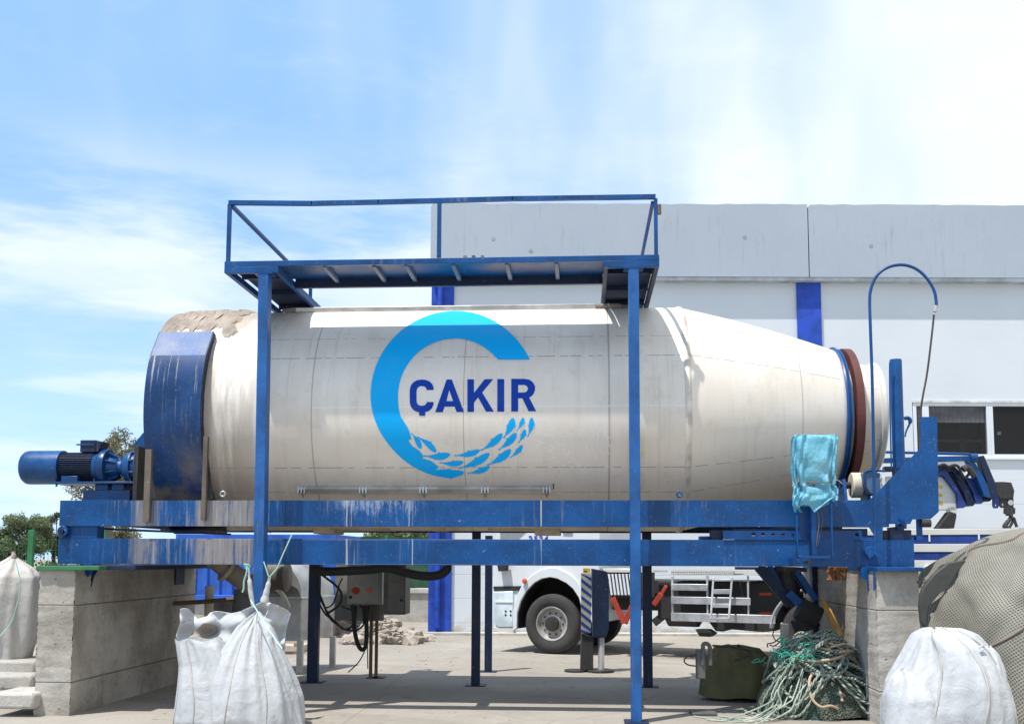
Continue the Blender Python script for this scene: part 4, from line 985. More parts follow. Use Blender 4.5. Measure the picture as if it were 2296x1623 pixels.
tprism('wheel_flare', z4, arch + lip_out[::-1], -.03, .045, white_paint, bevel=.012)
tprism('side_trim', z4, [(300,625),(600,620),(575,668),(305,668)], -.004, .03, black, cab)
tprism('side_trim', z4, [(1095,612),(1395,600),(1395,655),(1130,662)], -.004, .03, black, cab)
tprism('bumper', z4, [(300,680),(500,672),(505,1040),(350,1040),(312,1010)], -.02, .05, painted('bumper_paint', (0.55, 0.63, 0.66), .35, amt=.15, chips=False), cab, bevel=.012)
tprism('bumper_skirt', z4, [(300,1045),(505,1045),(530,1105),(310,1085)], -.01, .04, white_warm, cab, bevel=.008)
for x, y in ((426,880),(478,880),(426,918),(478,920)):
    p = T4(x, y, -.03); obj('bumper_hole', MB().cyl((p.x, -.026, p.z), (p.x, -.018, p.z), .018, n=12), black, cab, local=True)
tbox('step_edge', z4, 320, 775, 500, 792, -.035, .02, white_paint, cab)
p = T4(625, 568, -.05); obj('marker_lamp', MB().lathe((p.x, -.05, p.z), (0,-1,0), [(0,.045),(.02,.045),(.04,.03),(.045,.001)], n=16), orange, tk, local=True)
tprism('mirror_arm', z4, [(335,380),(440,380),(432,462),(350,470)], -.12, .1, black, cab, bevel=.01)
tprism('side_window', z4, [(372,-140),(560,-140),(660,-60),(690,20),(560,138),(372,138)], .012, .02, glass_m, cab)
tprism('door_handle', z4, [(1010,40),(1110,40),(1110,66),(1010,66)], -.01, .04, black, cab)
# fleet number on the door
fc = bpy.data.curves.new('num', 'FONT'); fc.body = '2524'; fc.size = 0.26; fc.extrude = 0.004; fc.space_character = 1.15
fo = bpy.data.objects.new('num', fc); C.objects.link(fo)
bpy.context.view_layer.update()
me = bpy.data.meshes.new_from_object(fo.evaluated_get(bpy.context.evaluated_depsgraph_get())); bpy.data.objects.remove(fo)
zn = Z(640, 1060, 3.479); a = T.pix(*zn(1972, 566), .01); b = T.pix(*zn(2130, 566), .01)
w0 = max(v_.co.x for v_ in me.vertices); h0 = max(v_.co.y for v_ in me.vertices); s_ = (b.x-a.x)/w0
M_ = MB(); M_.v = [(a.x + v_.co.x*s_, .012 - v_.co.z*2, a.z - h0*s_ + v_.co.y*s_) for v_ in me.vertices]; M_.f = [tuple(p.vertices) for p in me.polygons]
obj('fleet_number', M_, painted('number_blue', (0.05, 0.06, 0.4), .4, amt=0, chips=False), cab, local=True, smooth=0)

# wheels
def wheel(u, v0, zc, r, near=True, name='wheel'):
    s = 1 if near else -1
    ty = obj(name, MB().lathe((u, v0, zc), (0, s, 0), [(.03, r*.58), (.012, r*.62), (0, r*.75), (.0, r*.86), (.02, r*.94), (.05, r*.985), (.09, r), (.24, r), (.28, r*.97), (.30, r*.85), (.30, r*.55)], n=64), tyre_m, tk, local=True, smooth=50)
    rm = obj('rim', MB().lathe((u, v0, zc), (0, s, 0), [(.035, r*.59), (.015, r*.565), (.02, r*.53), (.05, r*.50), (.085, r*.45), (.085, r*.30), (.06, r*.28), (.06, r*.14), (.02, r*.13), (.015, .001)], n=48), rim_m, ty, local=True, smooth=40)
    for k in range(10):
        a = 2*math.pi*k/10; c = (u + r*.365*math.cos(a), v0 + s*.07, zc + r*.365*math.sin(a))
        obj('wheel_nut', MB().cyl(c, (c[0], v0+s*.088, c[2]), .016, n=6), dark_iron, rm if False else ty, local=True)
    mb = MB()
    for k in range(10):
        a = 2*math.pi*(k+.5)/10; c = (u + r*.475*math.cos(a), v0 + s*.0695, zc + r*.475*math.sin(a)); mb.cyl(c, (c[0], c[1]+s*.02, c[2]), .022, n=10)
    obj('hub_cap', MB().lathe((u, v0, zc), (0, s, 0), [(.055, r*.255), (.0, r*.24), (-.012, r*.15), (-.012, .001)], n=24), dark_iron, ty, local=True, smooth=40)
    return ty
wc = T4(897, 1010, 0.0); rw = wc.z
wheel(wc.x, -.0, rw, rw - .002)
wheel(wc.x, 2.3, rw, rw - .002, near=False)
# rear axle
uR = T5(1640, 800, .05).x + .1
wheel(uR, .02, rw, rw - .002); wheel(uR, 2.3, rw, rw - .002, near=False)
rr_ = rw + .16
pts = [];
mb = MB(); n_ = 28
def fend(u, w):
    a = math.pi*(.02 + .96*u); return (uR + rr_*math.cos(a)*1.0, -.03 + .62*w, rw + rr_*math.sin(a))
mb.grid(fend, n_, 2)
f_ = obj('mudguard', mb, painted('mudguard_grey', (0.4, 0.42, 0.44), .5, amt=.3, chips=False), tk, local=True); f_.modifiers.new('solid', 'SOLIDIFY').thickness = .03
# chassis
uC0 = T4(1215, 800, .5).x; LB = 10.6
obj('chassis_rail', MB().box((uC0, .65, .74), (LB-.3, .75, 1.02)), dark_iron, tk, local=True, bevel=.006)
obj('chassis_rail', MB().box((uC0, 1.55, .74), (LB-.3, 1.65, 1.02)), dark_iron, tk, local=True, bevel=.006)
obj('subframe', MB().box((uC0+.3, .5, 1.03), (LB-.3, 1.8, 1.25)), dark_iron, tk, local=True, bevel=.006)
obj('equipment_bay', MB().box((T5(240,600,.2).x, .25, .62), (T5(1400,600,.2).x, .62, 1.24)), black, tk, local=True, bevel=.02)
# air tank and fuel tank below
a = T5(310, 930, .3); b = T5(640, 930, .3)
obj('air_tank', MB().lathe((a.x, .45, .70), (1,0,0), [(0,.001),(.0,.12),(.05,.2),(b.x-a.x-.05,.2),(b.x-a.x,.12),(b.x-a.x,.001)], n=24), dark_iron, tk, local=True, smooth=40)
tprism('tool_box', z5, [(720,880),(1350,900),(1340,975),(1230,985),(940,960),(860,980),(790,975)], .2, .4, black)
tprism('drain_valve', z5, [(600,960),(720,960),(780,1000),(740,1030),(640,1025)], .3, .2, dark_iron)
for x, y in ((1195,620),(1195,800)):
    tprism('warning_strip', z5, [(x,y),(x+115,y),(x+115,y+25),(x,y+25)], .245, .004, red)
# side guard rails, posts, tread plate and ladder
for (x0, y0, x1, y1) in ((375,537,718,598),(375,655,1110,722),(375,805,1340,882)):
    a = T5(x0, y0, -.02); a2 = T5(x0, y1, -.02); b = T5(x1, y0, -.02)
    obj('guard_rail', MB().box((a.x, -.02, a.z), (b.x, .01, a2.z)), alu, tk, local=True, bevel=.006)
for x, y1 in ((388, 830), (712, 830), (1090, 850)):
    a = T5(x-12, 465, .011); b = T5(x+12, y1, .011); mb = MB().box((a.x, .011, a.z), (b.x, .05, b.z))
    obj('guard_post', mb, alu, tk, local=True, bevel=.004)
a = T5(375, 415, 0); b = T5(962, 455, 0)
m, g = newmat('tread_plate'); v = g.obj(); x, y, z = g.sep(v); w1 = g.m('SINE', g.m('MULTIPLY', g.m('ADD', x, z), 110)); w2 = g.m('SINE', g.m('MULTIPLY', g.m('SUBTRACT', x, z), 110)); h = g.m('MULTIPLY', w1, w2)
g.bsdf(g.mix(g.step(h, .1, .6), (0.33, .32, .29), (0.7, .68, .62)), .45, .5, g.bump(h, .6, .01)); tread_m = m
obj('deck_step', MB().box((a.x, 0, b.z), (b.x, .7, a.z)), tread_m, tk, local=True, bevel=.004)
a = T5(215, 412, .1); obj('deck_rail', MB().box((a.x, .1, a.z-.03), (T5(330,412,.1).x, .16, a.z)), alu, tk, local=True)
lt = [(770,478,745,868),(942,478,912,868)]
ld = obj('ladder', MB().bar(T5(770,478,-.06), T5(745,868,-.22), .03, .03, (0,1,0)).bar(T5(942,478,-.06), T5(912,868,-.22), .03, .03, (0,1,0)), alu, tk, local=True, bevel=.004)
for (y, h, v_) in ((505, .03, -.07), (610, .07, -.1), (740, .06, -.15), (862, .035, -.2)):
    t = (y-478)/390; a = T5(770-25*t, y, v_); b = T5(942-30*t, y, v_); obj('rung', MB().bar(a, b, .05, h, (0,0,1)), alu, ld, local=True, bevel=.003)
# louvred white panel behind the post, with dark gaps
tprism('louvre_back', z4, [(1470,480),(1960,480),(1960,735),(1530,735)], .1, .02, black)
for k in range(8):
    x = 1480 + k*36.0; tprism('louvre_bar', z4, [(x,495),(x+20,495),(x+50,712),(x+30,712)], .04, .05, white_paint)
tprism('tank_cover', z4, [(1425,440),(1600,440),(1720,450),(1720,480),(1440,478)], .05, .5, white_warm, bevel=.01)
# red stays
obj('red_stay', MB().bar(T4(1530, 740, .02), T4(1650, 1005, .02), .09, .04, (0,1,0)).bar(T4(1655, 1005, .04), T4(1730, 830, .04), .09, .04, (0,1,0)), red, tk, local=True, bevel=.006)
obj('red_handle', MB().bar(T5(215, 735, 0), T5(290, 630, 0), .09, .05, (0,1,0)).bar(T5(285, 640, .02), T5(335, 555, .02), .055, .05, (0,1,0)), red, tk, local=True, bevel=.01)
obj('spring_pack', MB().bar(T5(220, 900, .5), T5(420, 740, .5), .08, .12), dark_iron, tk, local=True)
# flatbed with striped drop sides
u0b = T5(967, 420, -.03).x; zb0, zb1 = 1.30, None
zsa = T.pix(*Z(1740,880,3.833)(1400,1255), -.03); 
def bz(y): return T.pix(*Z(1740,880,3.833)(1700, y), -.03).z
rows_ = [(1255,1306,0),(1306,1386,1),(1386,1456,0),(1456,1530,1),(1530,1600,0),(1600,1626,1),(1626,1665,0)]
fbo = obj('flatbed', MB().box((u0b, 0, bz(1655)), (LB, 2.3, bz(1600))), white_warm, tk, local=True)
wh_bed = white_warm; bl_bed = painted('bed_blue', (0.018, 0.05, 0.22), .4, amt=.1, chips=False)
for y0, y1, c_ in rows_:
    obj('side_stripe', MB().box((u0b, -.03 - (0 if c_ else .012), bz(y1)), (LB, .0, bz(y0))), bl_bed if c_ else wh_bed, tk, local=True, bevel=.004)
obj('headboard', MB().box((u0b, .001, bz(1600)), (u0b+.05, 2.3, bz(1256))), wh_bed, tk, local=True)
for x, y in ((1468,1335),(1902,1335)):
    p = T.pix(*Z(1740,880,3.833)(x, y), -.04); obj('latch', MB().box((p.x-.012, -.045, p.z-.05), (p.x+.012, -.03, p.z+.05)), white_paint, fbo, local=True)
p = T.pix(*Z(1740,1240,3.833)(1462,225), -.08); obj('latch', MB().box((p.x-.06, -.1, p.z-.05), (p.x+.06, -.043, p.z+.05)), white_paint, fbo, local=True, bevel=.005)
# stabiliser leg, extended towards the machine
DS = 15.1
fwd = CAMF @ Vector((0, 1, 0))
def sprism(name, zf, pts, depth, dep, mat, bevel=0.0, parent=None, holes=()):
    mb = MB().prism([[PD(*zf(x, y), depth) for x, y in pts]] + [[PD(*zf(x, y), depth) for x, y in h] for h in holes], fwd*dep)
    return obj(name, mb, mat, parent or tk, bevel=bevel, smooth=30)
stb = sprism('stabiliser_leg', z4, [(1318,440),(1470,470),(1492,560),(1492,1060),(1465,1150),(1330,1150)], DS+.02, .2, navy, .01)
bd = sprism('hazard_board', z4, [(1205,490),(1312,490),(1305,1105),(1205,1105)], DS, .02, painted('hazard_grey', (0.36, 0.37, 0.34), .5, amt=.15, chips=False), parent=stb)
for k in range(8):
    y = 490 + k*88 - 40
    ps = [(1205, y), (1312, y+84), (1312, y+120), (1205, y+36)]
    ps = [(x, min(max(yy, 491), 1104)) for x, yy in ps]
    sprism('hazard_stripe', z4, ps, DS-.004, .003, bl_bed, parent=bd)
tg = sprism('hazard_tag', z4, [(1225,438),(1300,438),(1300,486),(1225,486)], DS-.002, .01, yellow, parent=stb)
sprism('tag_mark', z4, [(1238,462),(1262,462),(1262,470),(1238,470)], DS-.006, .003, black, parent=tg)
sprism('leg_outer', z4, [(1208,1108),(1332,1150),(1332,1488),(1200,1488)], DS+.03, .16, dark_iron, .01, parent=stb)
a = PD(*z4(1412, 1150), DS+.1); b = PD(*z4(1412, 1480), DS+.1)
obj('leg_rod', MB().cyl(a, b, .045, n=20), alu, stb, smooth=40)
pa = PD(*z4(1400, 1490), DS+.1); obj('foot_pad', MB().cyl((pa.x, pa.y, .0), (pa.x, pa.y, .035), .2, n=24).cyl((pa.x-.35, pa.y, .0), (pa.x-.35, pa.y, .03), .16, n=20), dark_iron, stb, bevel=.005)
# folded loader crane
DC = 15.9
def cr(name, pts, d, dep, mat, bevel=.008, holes=()): return sprism(name, zc7, pts, d, dep, mat, bevel, holes=holes)
cr('crane_base', [(-420,500),(400,480),(540,515),(640,640),(770,800),(795,960),(780,1050),(670,1060),(480,1058),(-420,1058)], DC+.05, .5, white_warm)
cr('crane_boom', [(330,360),(600,380),(760,640),(830,760),(940,980),(905,1030),(800,1030),(785,800),(560,490),(330,500)], DC-.02, .34, bl_bed)
cr('crane_boom', [(620,400),(860,470),(1010,760),(1095,950),(1055,1000),(945,990),(905,800),(770,560)], DC+.0, .3, navy)
cr('crane_boom', [(900,500),(1075,540),(1190,780),(1235,930),(1190,960),(1095,950),(1045,760)], DC+.02, .26, bl_bed)
cr('crane_boom', [(1110,500),(1290,600),(1385,870),(1335,920),(1235,915),(1205,760)], DC+.04, .22, navy)
cr('crane_arm', [(-440,190),(465,160),(985,150),(1110,300),(1300,640),(1360,850),(1240,810),(1060,400),(950,232),(470,248),(-440,270)], DC-.12, .12, blue)
cr('crane_arm', [(-440,330),(465,330),(720,300),(830,420),(880,560),(820,560),(700,400),(-440,420)], DC-.06, .1, navy)
cr('crane_arm', [(1140,160),(1240,145),(1430,600),(1490,850),(1360,860),(1290,600),(1160,215)], DC-.1, .14, navy)
p = PD(*zc7(1075, 205), DC-.16); obj('crane_cylinder', MB().cyl(PD(*zc7(1000, 190), DC-.1), PD(*zc7(1112, 190), DC-.1), .07, n=18).cyl(PD(*zc7(-440, 90), DC+.1), PD(*zc7(990, 125), DC+.1), .022, n=10), blue, tk)
obj('crane_hose', MB().tube([PD(*zc7(x, y), DC-.14) for x, y in [(470,330),(560,300),(640,340),(720,310),(800,330),(860,450),(920,520),(1000,420),(960,330)]], .022), black, tk)
obj('crane_hose', MB().tube([PD(*zc7(x, y), DC-.15) for x, y in [(880,380),(960,350),(1030,430),(1080,500)]], .05), dark_iron, tk)
cr('crane_head', [(1420,590),(1570,588),(1700,600),(1752,740),(1735,865),(1500,868),(1440,720)], DC-.05, .25, dark_iron)
hole = lambda x, y, r: [(x+r*math.cos(t), y+r*math.sin(t)) for t in [2*math.pi*k/12 for k in range(12)]]
cr('crane_lug', [(1392,850),(1495,850),(1492,1000),(1465,1035),(1415,1035),(1392,1000)], DC-.03, .04, bl_bed, 0, holes=[hole(1443,985,18)])
cr('crane_lug', [(1510,860),(1612,860),(1608,1000),(1580,1028),(1535,1028),(1510,990)], DC-.03, .04, dark_iron, 0, holes=[hole(1560,972,20)])
cr('hook_block', [(1640,862),(1738,862),(1738,1025),(1770,1030),(1765,1130),(1735,1132),(1730,1160),(1660,1160),(1655,1130),(1622,1125),(1622,1028),(1645,1022)], DC-.04, .12, dark_iron)
p = PD(*zc7(1690, 940), DC-.05); obj('hook_pin', MB().cyl(p, p + fwd*.02, .04, n=16), alu, tk)
obj('lifting_hook', MB().tube([PD(*zc7(x, y), DC) for x, y in [(1690,1150),(1685,1200),(1640,1260),(1590,1330),(1600,1372),(1650,1372),(1700,1300),(1730,1230),(1725,1180)]], [.03,.03,.034,.036,.032,.03,.02,.02,.02], n=10).tube([PD(*zc7(x, y), DC) for x, y in [(1740,1200),(1765,1280),(1790,1350)]], .024, n=8), dark_iron, tk, smooth=60)
cr('crane_foot', [(670,1095),(775,1130),(775,1180),(735,1375),(465,1375)], DC+.0, .2, black)
cr('crane_bracket', [(660,1055),(778,1055),(776,1130),(668,1098)], DC+.02, .16, white_warm)
for (x0, y0, x1, y1) in ((478,640,545,700),(478,780,540,840),(478,905,545,965)):
    cr('warning_sticker', [(x0,y0),(x1,y0+20),(x1,y1),(x0,y1)], DC+.045, .004, yellow, 0)
obj('slanted_stay', MB().bar(T.pix(*z5(1190,395), -.6), T.pix(*z5(1500,730), -.6), .10, .06, (0,1,0)), navy, tk, local=True)
# ================================================================ blue scissor struts under the right end of the frame
zs = lambda x, y: z5(x, y)
sf = thing('scissor_lift_arm', 'blue steel scissor struts hanging under the frame beside the green rope heap', 'steel arm', (P(*zs(1480, 700), 12.4).x, 12.4, .9))
def sbar(name, x0, y0, x1, y1, Y, w, mat): return obj(name, MB().bar(P(*zs(x0, y0), Y), P(*zs(x1, y1), Y), w, .05, (0,1,0)), mat, sf, bevel=.004)
sbar('strut', 1190, 380, 1490, 730, 12.3, .12, navy); sbar('strut', 1270, 380, 1370, 560, 12.36, .1, blue)
sbar('strut', 1540, 420, 1720, 690, 12.3, .07, blue); sbar('strut', 1500, 430, 1640, 620, 12.38, .06, navy); sbar('foot', 1460, 620, 1590, 740, 12.2, .09, blue); sbar('cross_bar', 1310, 545, 1620, 545, 12.42, .06, navy)
cyl_ = obj('lift_ram', MB().cyl(P(*zs(1455, 380), 12.5), P(*zs(1455, 640), 12.5), .145, n=24), dark_iron, sf)
obj('ram_head', MB().cyl(P(*zs(1455, 385), 12.5), P(*zs(1455, 425), 12.5), .22, n=24), dark_iron, sf)
obj('shock_tube', MB().cyl(P(*zs(1560, 760), 12.2), P(*zs(1740, 860), 12.2), .13, n=20).cyl(P(*zs(1600, 850), 12.3), P(*zs(1640, 960), 12.3), .15, n=20), black, sf)
for (x, lab) in ((P(*zs(1700, 400), 13.0).x, 'dark'),):
    t = thing('rear_wall_column', 'dark navy steel column under the frame beside the right concrete pier', 'steel post', (x+.1, 13.2, 0)); obj('shaft', MB().box((x, 13.1, .012), (x+.14, 13.25, 1.53)), navy, t, bevel=.004); obj('base_plate', MB().box((x-.06, 13.02, 0), (x+.2, 13.33, .012)), navy, t)

# dry palm-like rags stuffed under the beam
mb = MB(); rg = random.Random(12)
for k in range(90):
    x = rg.uniform(595, 800); y0 = 205; L = rg.uniform(30, 130)
    p = P(*zz(x, y0), 11.7 + rg.uniform(-.1, .2)); q = P(*zz(x + rg.uniform(-40, 30), y0 + L), 11.7); mb.tube([p, (p+q)/2 + Vector((rg.uniform(-.03,.03), 0, 0)), q], rg.uniform(.006, .016), n=5, smooth=2)
o_ = obj('dry_fibre', mb, painted('brown_fibre', (0.20, 0.10, 0.05), .9, amt=.2, chips=False), None, loc=P(*zz(690, 260), 11.7)); tagit(o_, 'shaggy brown fibres hanging under the beam left of the right pier', 'fibre', kind='stuff')
# wooden handle and pale board leaning on the right pier's inner face
a = P(*zz(548, 518), 12.0); b = P(*zz(690, 830), 11.5)
o_ = obj('broom_stick', MB().cyl(a, b, .038, n=14), painted('yellow_wood', (0.5, 0.27, 0.07), .6, amt=.2, chips=False), None, loc=b, smooth=40); tagit(o_, 'round yellow wooden stick leaning above the rope heap', 'stick')
lo = [P(*zz(x, y), 11.6) for x, y in [(845,480),(900,485),(860,830),(838,825)]]
o_ = obj('plank', MB().prism([lo], (.0, .03, 0)), painted('bleached_wood', (0.6, 0.58, 0.55), .8, amt=.4, chips=False), None, loc=lo[2]); tagit(o_, 'narrow bleached tapering plank leaning on the right pier', 'plank')
o_ = obj('tie_rope', MB().tube([P(*zz(x, y), 11.55) for x, y in [(845,900),(838,860),(850,820),(885,870),(890,820),(893,770)]], .012), painted('mint_rope', (0.35, 0.6, 0.5), .8, amt=.1, chips=False), None, loc=P(*zz(845,900), 11.55)); tagit(o_, 'short mint rope tied round the foot of the plank', 'rope')

# ================================================================ rope heap
rg = random.Random(21)
c0 = Gd(1845, 1560); c0 = Vector((P(1845, 1560, 11.2).x, 11.35, 0))
rh_ = thing('rope_heap', 'tangled heap of thick pale green rope against the right pier', 'rope heap', (c0.x, c0.y, 0))
m, g = newmat('twisted_rope'); v = g.pos(); u_, v_, _ = g.sep(g.uv()); tw = g.m('SINE', g.m('ADD', g.m('MULTIPLY', v_, 210), g.m('MULTIPLY', u_, 12.566))); n = g.noise(v, 5, 4)
rc = g.mix(g.step(n, .3, .7), (0.28, 0.34, 0.28), (0.48, 0.51, 0.43)); rc = g.mix(g.step(tw, .2, -1.0, 0, .6), rc, (0.10, 0.15, 0.12))
g.bsdf(rc, .85, 0, g.bump(tw, .9, .012), .2); rope_m = m
def ropeset(n, cols_, r, seed, zf=1.0, name='rope'):
    rg = random.Random(seed)
    for k in range(n):
        pts = []; th0 = rg.uniform(0, 6.28); cx_ = rg.gauss(0, .24); cy_ = rg.gauss(0, .15); R1 = rg.uniform(.10, .30); el = rg.uniform(.4, 1); ph = rg.uniform(0, 6.28); tilt = rg.uniform(-.9, .9); til2 = rg.uniform(-1.6, .1)
        for j in range(rg.randint(8, 20)):
            a = th0 + j*.62; rr2 = R1*(1 + .3*math.sin(j*.7+ph)); x = cx_ + rr2*math.cos(a); y = cy_ + rr2*el*math.sin(a)
            dd = (x/.66)**2 + (y/.5)**2; hgt = max(0.04, .66*max(0, 1-dd)**.6 + .03*math.sin(j+ph))
            z = max(.03, hgt + tilt*.15*math.cos(a) + til2*.12*math.sin(a)); pts.append((c0.x + x, c0.y + y, z*zf))
        mb = MB(); base = len(mb.v); mb.tube(pts, r, n=8, smooth=5)
        nrings = len(mb.v)//8; mb.uv = {}
        for j in range(nrings-1):
            for i in range(8): mb.uv[j*8+i] = [(i/8, j*.02), ((i+1)/8, j*.02), ((i+1)/8, (j+1)*.02), (i/8, (j+1)*.02)]
        obj(name, mb, cols_[k % len(cols_)], rh_, smooth=60)
tan_rope = painted('tan_rope', (0.45, 0.32, 0.22), .85, amt=.3, chips=False)
ropeset(62, [rope_m]*12 + [tan_rope], .0145, 2)
core = MB().grid(lambda u, w: (c0.x + .66*math.cos(6.283*u)*math.cos(1.57*w), c0.y + .45*math.sin(6.283*u)*math.cos(1.57*w), .54*math.sin(1.57*w) + .03*math.sin(17*u)), 48, 14, closed=True)
m, g = newmat('fishing_net_green'); v = g.pos(); a_ = g.vor(v, 45, 'DISTANCE_TO_EDGE'); n = g.noise(v, 4, 4)
g.bsdf(g.mix(g.step(a_, .03, .12), g.mix(g.step(n, .4, .6), (0.10, 0.17, 0.13), (0.2, 0.2, 0.15)), (0.03, 0.05, 0.04)), .9, 0, g.bump(a_, .8, .02), .1); netg_m = m
obj('net_core', core, netg_m, rh_)
rg = random.Random(8); mb = MB()
for k in range(70):
    p = Vector((c0.x - .28 + rg.gauss(0, .13), c0.y - .1 + rg.gauss(0, .1), .66 + rg.gauss(0, .06))); pts = [p]
    for j in range(6): p = p + Vector((rg.uniform(-.07, .07), rg.uniform(-.05, .03), rg.uniform(-.06, .04))); pts.append(p.copy())
    mb.tube(pts, .0045, n=4, smooth=2)
o_ = obj('teal_twine', mb, painted('teal_twine', (0.06, 0.36, 0.27), .7, amt=.1, chips=False), rh_)
mb = MB()
for k in range(9):
    x = rg.uniform(-.45, .0); mb.tube([(c0.x + x, c0.y - .3, rg.uniform(.3, .5)), (c0.x + x - .12, c0.y - .42, rg.uniform(.1, .3)), (c0.x + x - .2 + rg.uniform(-.1,.1), c0.y - .45, rg.uniform(.05, .2)), (c0.x + x - rg.uniform(.35, .8), c0.y - .4 - rg.uniform(0, .3), .012), (c0.x + x - rg.uniform(.6, 1.0), c0.y - .3 - rg.uniform(0, .3), .012)], .007, n=5)
obj('loose_strand', mb, rope_m, rh_)
o_ = obj('bent_wire', MB().tube([P(*zs(x, y), 11.3) for x, y in [(1330,975),(1320,1010),(1345,1060),(1400,1075)]], .006).tube([P(*zs(x, y), 11.3) for x, y in [(1275,1125),(1270,1095),(1330,1080),(1390,1035),(1420,1040),(1340,1110),(1290,1105)]], .007), dark_iron, None, loc=P(*zs(1330,1100), 11.3)); tagit(o_, 'bent dark wire loops sticking out left of the rope heap', 'wire')
o_ = obj('steel_peg', MB().box((P(*zs(1405,910), 11.5).x, 11.5, 0), (P(*zs(1468,910), 11.5).x, 11.62, P(*zs(1405,910), 11.5).z)), dark_grey, None, loc=(P(*zs(1436,910), 11.5).x, 11.5, 0), bevel=.005); tagit(o_, 'short dark grey steel stub standing left of the rope heap', 'steel stub')

# ================================================================ cloth lofts: bags
def loft(rows, nu, nv, folds, seed, ybase=None):
    """rows: (x centre, y centre, z, rx, ry)"""
    rg = random.Random(seed); ph = [rg.uniform(0, 6.28) for _ in range(12)]
    def fn(u, w):
        cx_, cy_, z, rx, ry = sample(rows, w); a = 2*math.pi*u
        f = 0
        for i, (k, amp) in enumerate(folds): f += amp*math.sin(k*a + ph[i] + 2.2*math.sin(w*3 + ph[i+4]))
        f *= min(1, 4*w + .1)
        return (cx_ + (rx + f)*math.cos(a), cy_ - (ry + f)*math.sin(a), z + .012*math.sin(5*a + ph[3]))
    return MB().grid(fn, nu, nv, closed=True), fn
def rowpx(y, x0, x1, Y, ry):
    a = P(x0, y, Y); b = P(x1, y, Y); return ((a.x+b.x)/2, Y, max(a.z, .0), (b.x-a.x)/2, ry)
zg = Z(400, 1280, 6.378)
YG = 10.15
# hanging big bag: open sack at the left and a gathered cone at the right, one thing
hb = thing('bulk_bag', 'big white bulk bag hanging from the left front post with its torn mouth open', 'bulk bag', (P(540, 1600, YG).x, YG, 0))
rows_c = [rowpx(1371, 575, 581, YG, .01), rowpx(1385, 557, 592, YG, .05), rowpx(1405, 535, 610, YG, .12), rowpx(1440, 512, 622, YG, .2), rowpx(1480, 490, 640, YG, .28), rowpx(1520, 470, 658, YG, .34), rowpx(1560, 455, 672, YG, .38), rowpx(1600, 450, 678, YG, .40), rowpx(1640, 455, 680, YG, .39)]
mbc, fc_ = loft(rows_c, 140, 60, [(7, .012), (13, .010), (23, .006), (3, .012)], 4); obj('gathered_side', mbc, bag_m, hb, smooth=180)
YS2 = 10.12
rows_s = [rowpx(1431, 396, 496, YS2, .17), rowpx(1445, 400, 506, YS2, .19), rowpx(1490, 405, 530, YS2, .22), rowpx(1530, 402, 545, YS2, .27), rowpx(1570, 398, 560, YS2, .30), rowpx(1610, 396, 565, YS2, .32), rowpx(1640, 398, 565, YS2, .31)]
mbs, fs_ = loft(rows_s, 110, 40, [(4, .010), (9, .008), (17, .004)], 9)
# inner lining of the open mouth
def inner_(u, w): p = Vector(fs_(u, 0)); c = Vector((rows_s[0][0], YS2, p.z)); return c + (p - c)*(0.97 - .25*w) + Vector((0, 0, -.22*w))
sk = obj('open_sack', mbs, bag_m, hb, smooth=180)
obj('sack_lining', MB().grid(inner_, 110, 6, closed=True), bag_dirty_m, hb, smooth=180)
# raised back flap of the mouth: ragged outline
fl = [(10,1100),(40,1000),(75,900),(65,800),(75,700),(130,688),(200,700),(260,760),(330,850),(470,810),(520,750),(600,730),(700,740),(830,765),(950,735),(1120,660),(1160,700),(1180,900),(1180,1240),(640,1260),(400,1230),(150,1190),(60,1190)]
def flap_obj():
    b = bmesh.new(); vs = [b.verts.new((*zg(x, y), 0)) for x, y in fl]
    for t in tessellate_polygon([[Vector((*zg(x, y), 0)) for x, y in fl]]): b.faces.new([vs[i] for i in t])
    for _ in range(6):
        es = [e for e in b.edges if e.calc_length() > 7]
        if not es: break
        bmesh.ops.subdivide_edges(b, edges=es, cuts=1); bmesh.ops.triangulate(b, faces=b.faces)
    mb = MB()
    for v_ in b.verts:
        x, y = v_.co.x, v_.co.y; Y = YG + .12 + .10*math.sin((x-400)/34) + .05*math.sin(x/11 + y/17) + .03*math.sin(y/7)
        mb.v.append(tuple(P(x, y, Y)))
    b.verts.index_update(); mb.f = [tuple(v_.index for v_ in f.verts) for f in b.faces]; b.free(); return mb
fo_ = obj('torn_flap', flap_obj(), bag_m, hb, smooth=180); fo_.modifiers.new('s', 'SOLIDIFY').thickness = .006
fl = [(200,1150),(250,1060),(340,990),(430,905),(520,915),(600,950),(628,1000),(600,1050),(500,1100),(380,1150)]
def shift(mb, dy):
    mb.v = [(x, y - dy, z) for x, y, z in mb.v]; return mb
obj('mouth_shade', shift(flap_obj(), .03), painted('bag_inner_grime_shade', (0.34, 0.29, 0.24), .8, amt=.4, chips=False), hb, smooth=180)  # patch paints both grime and shade inside the open mouth
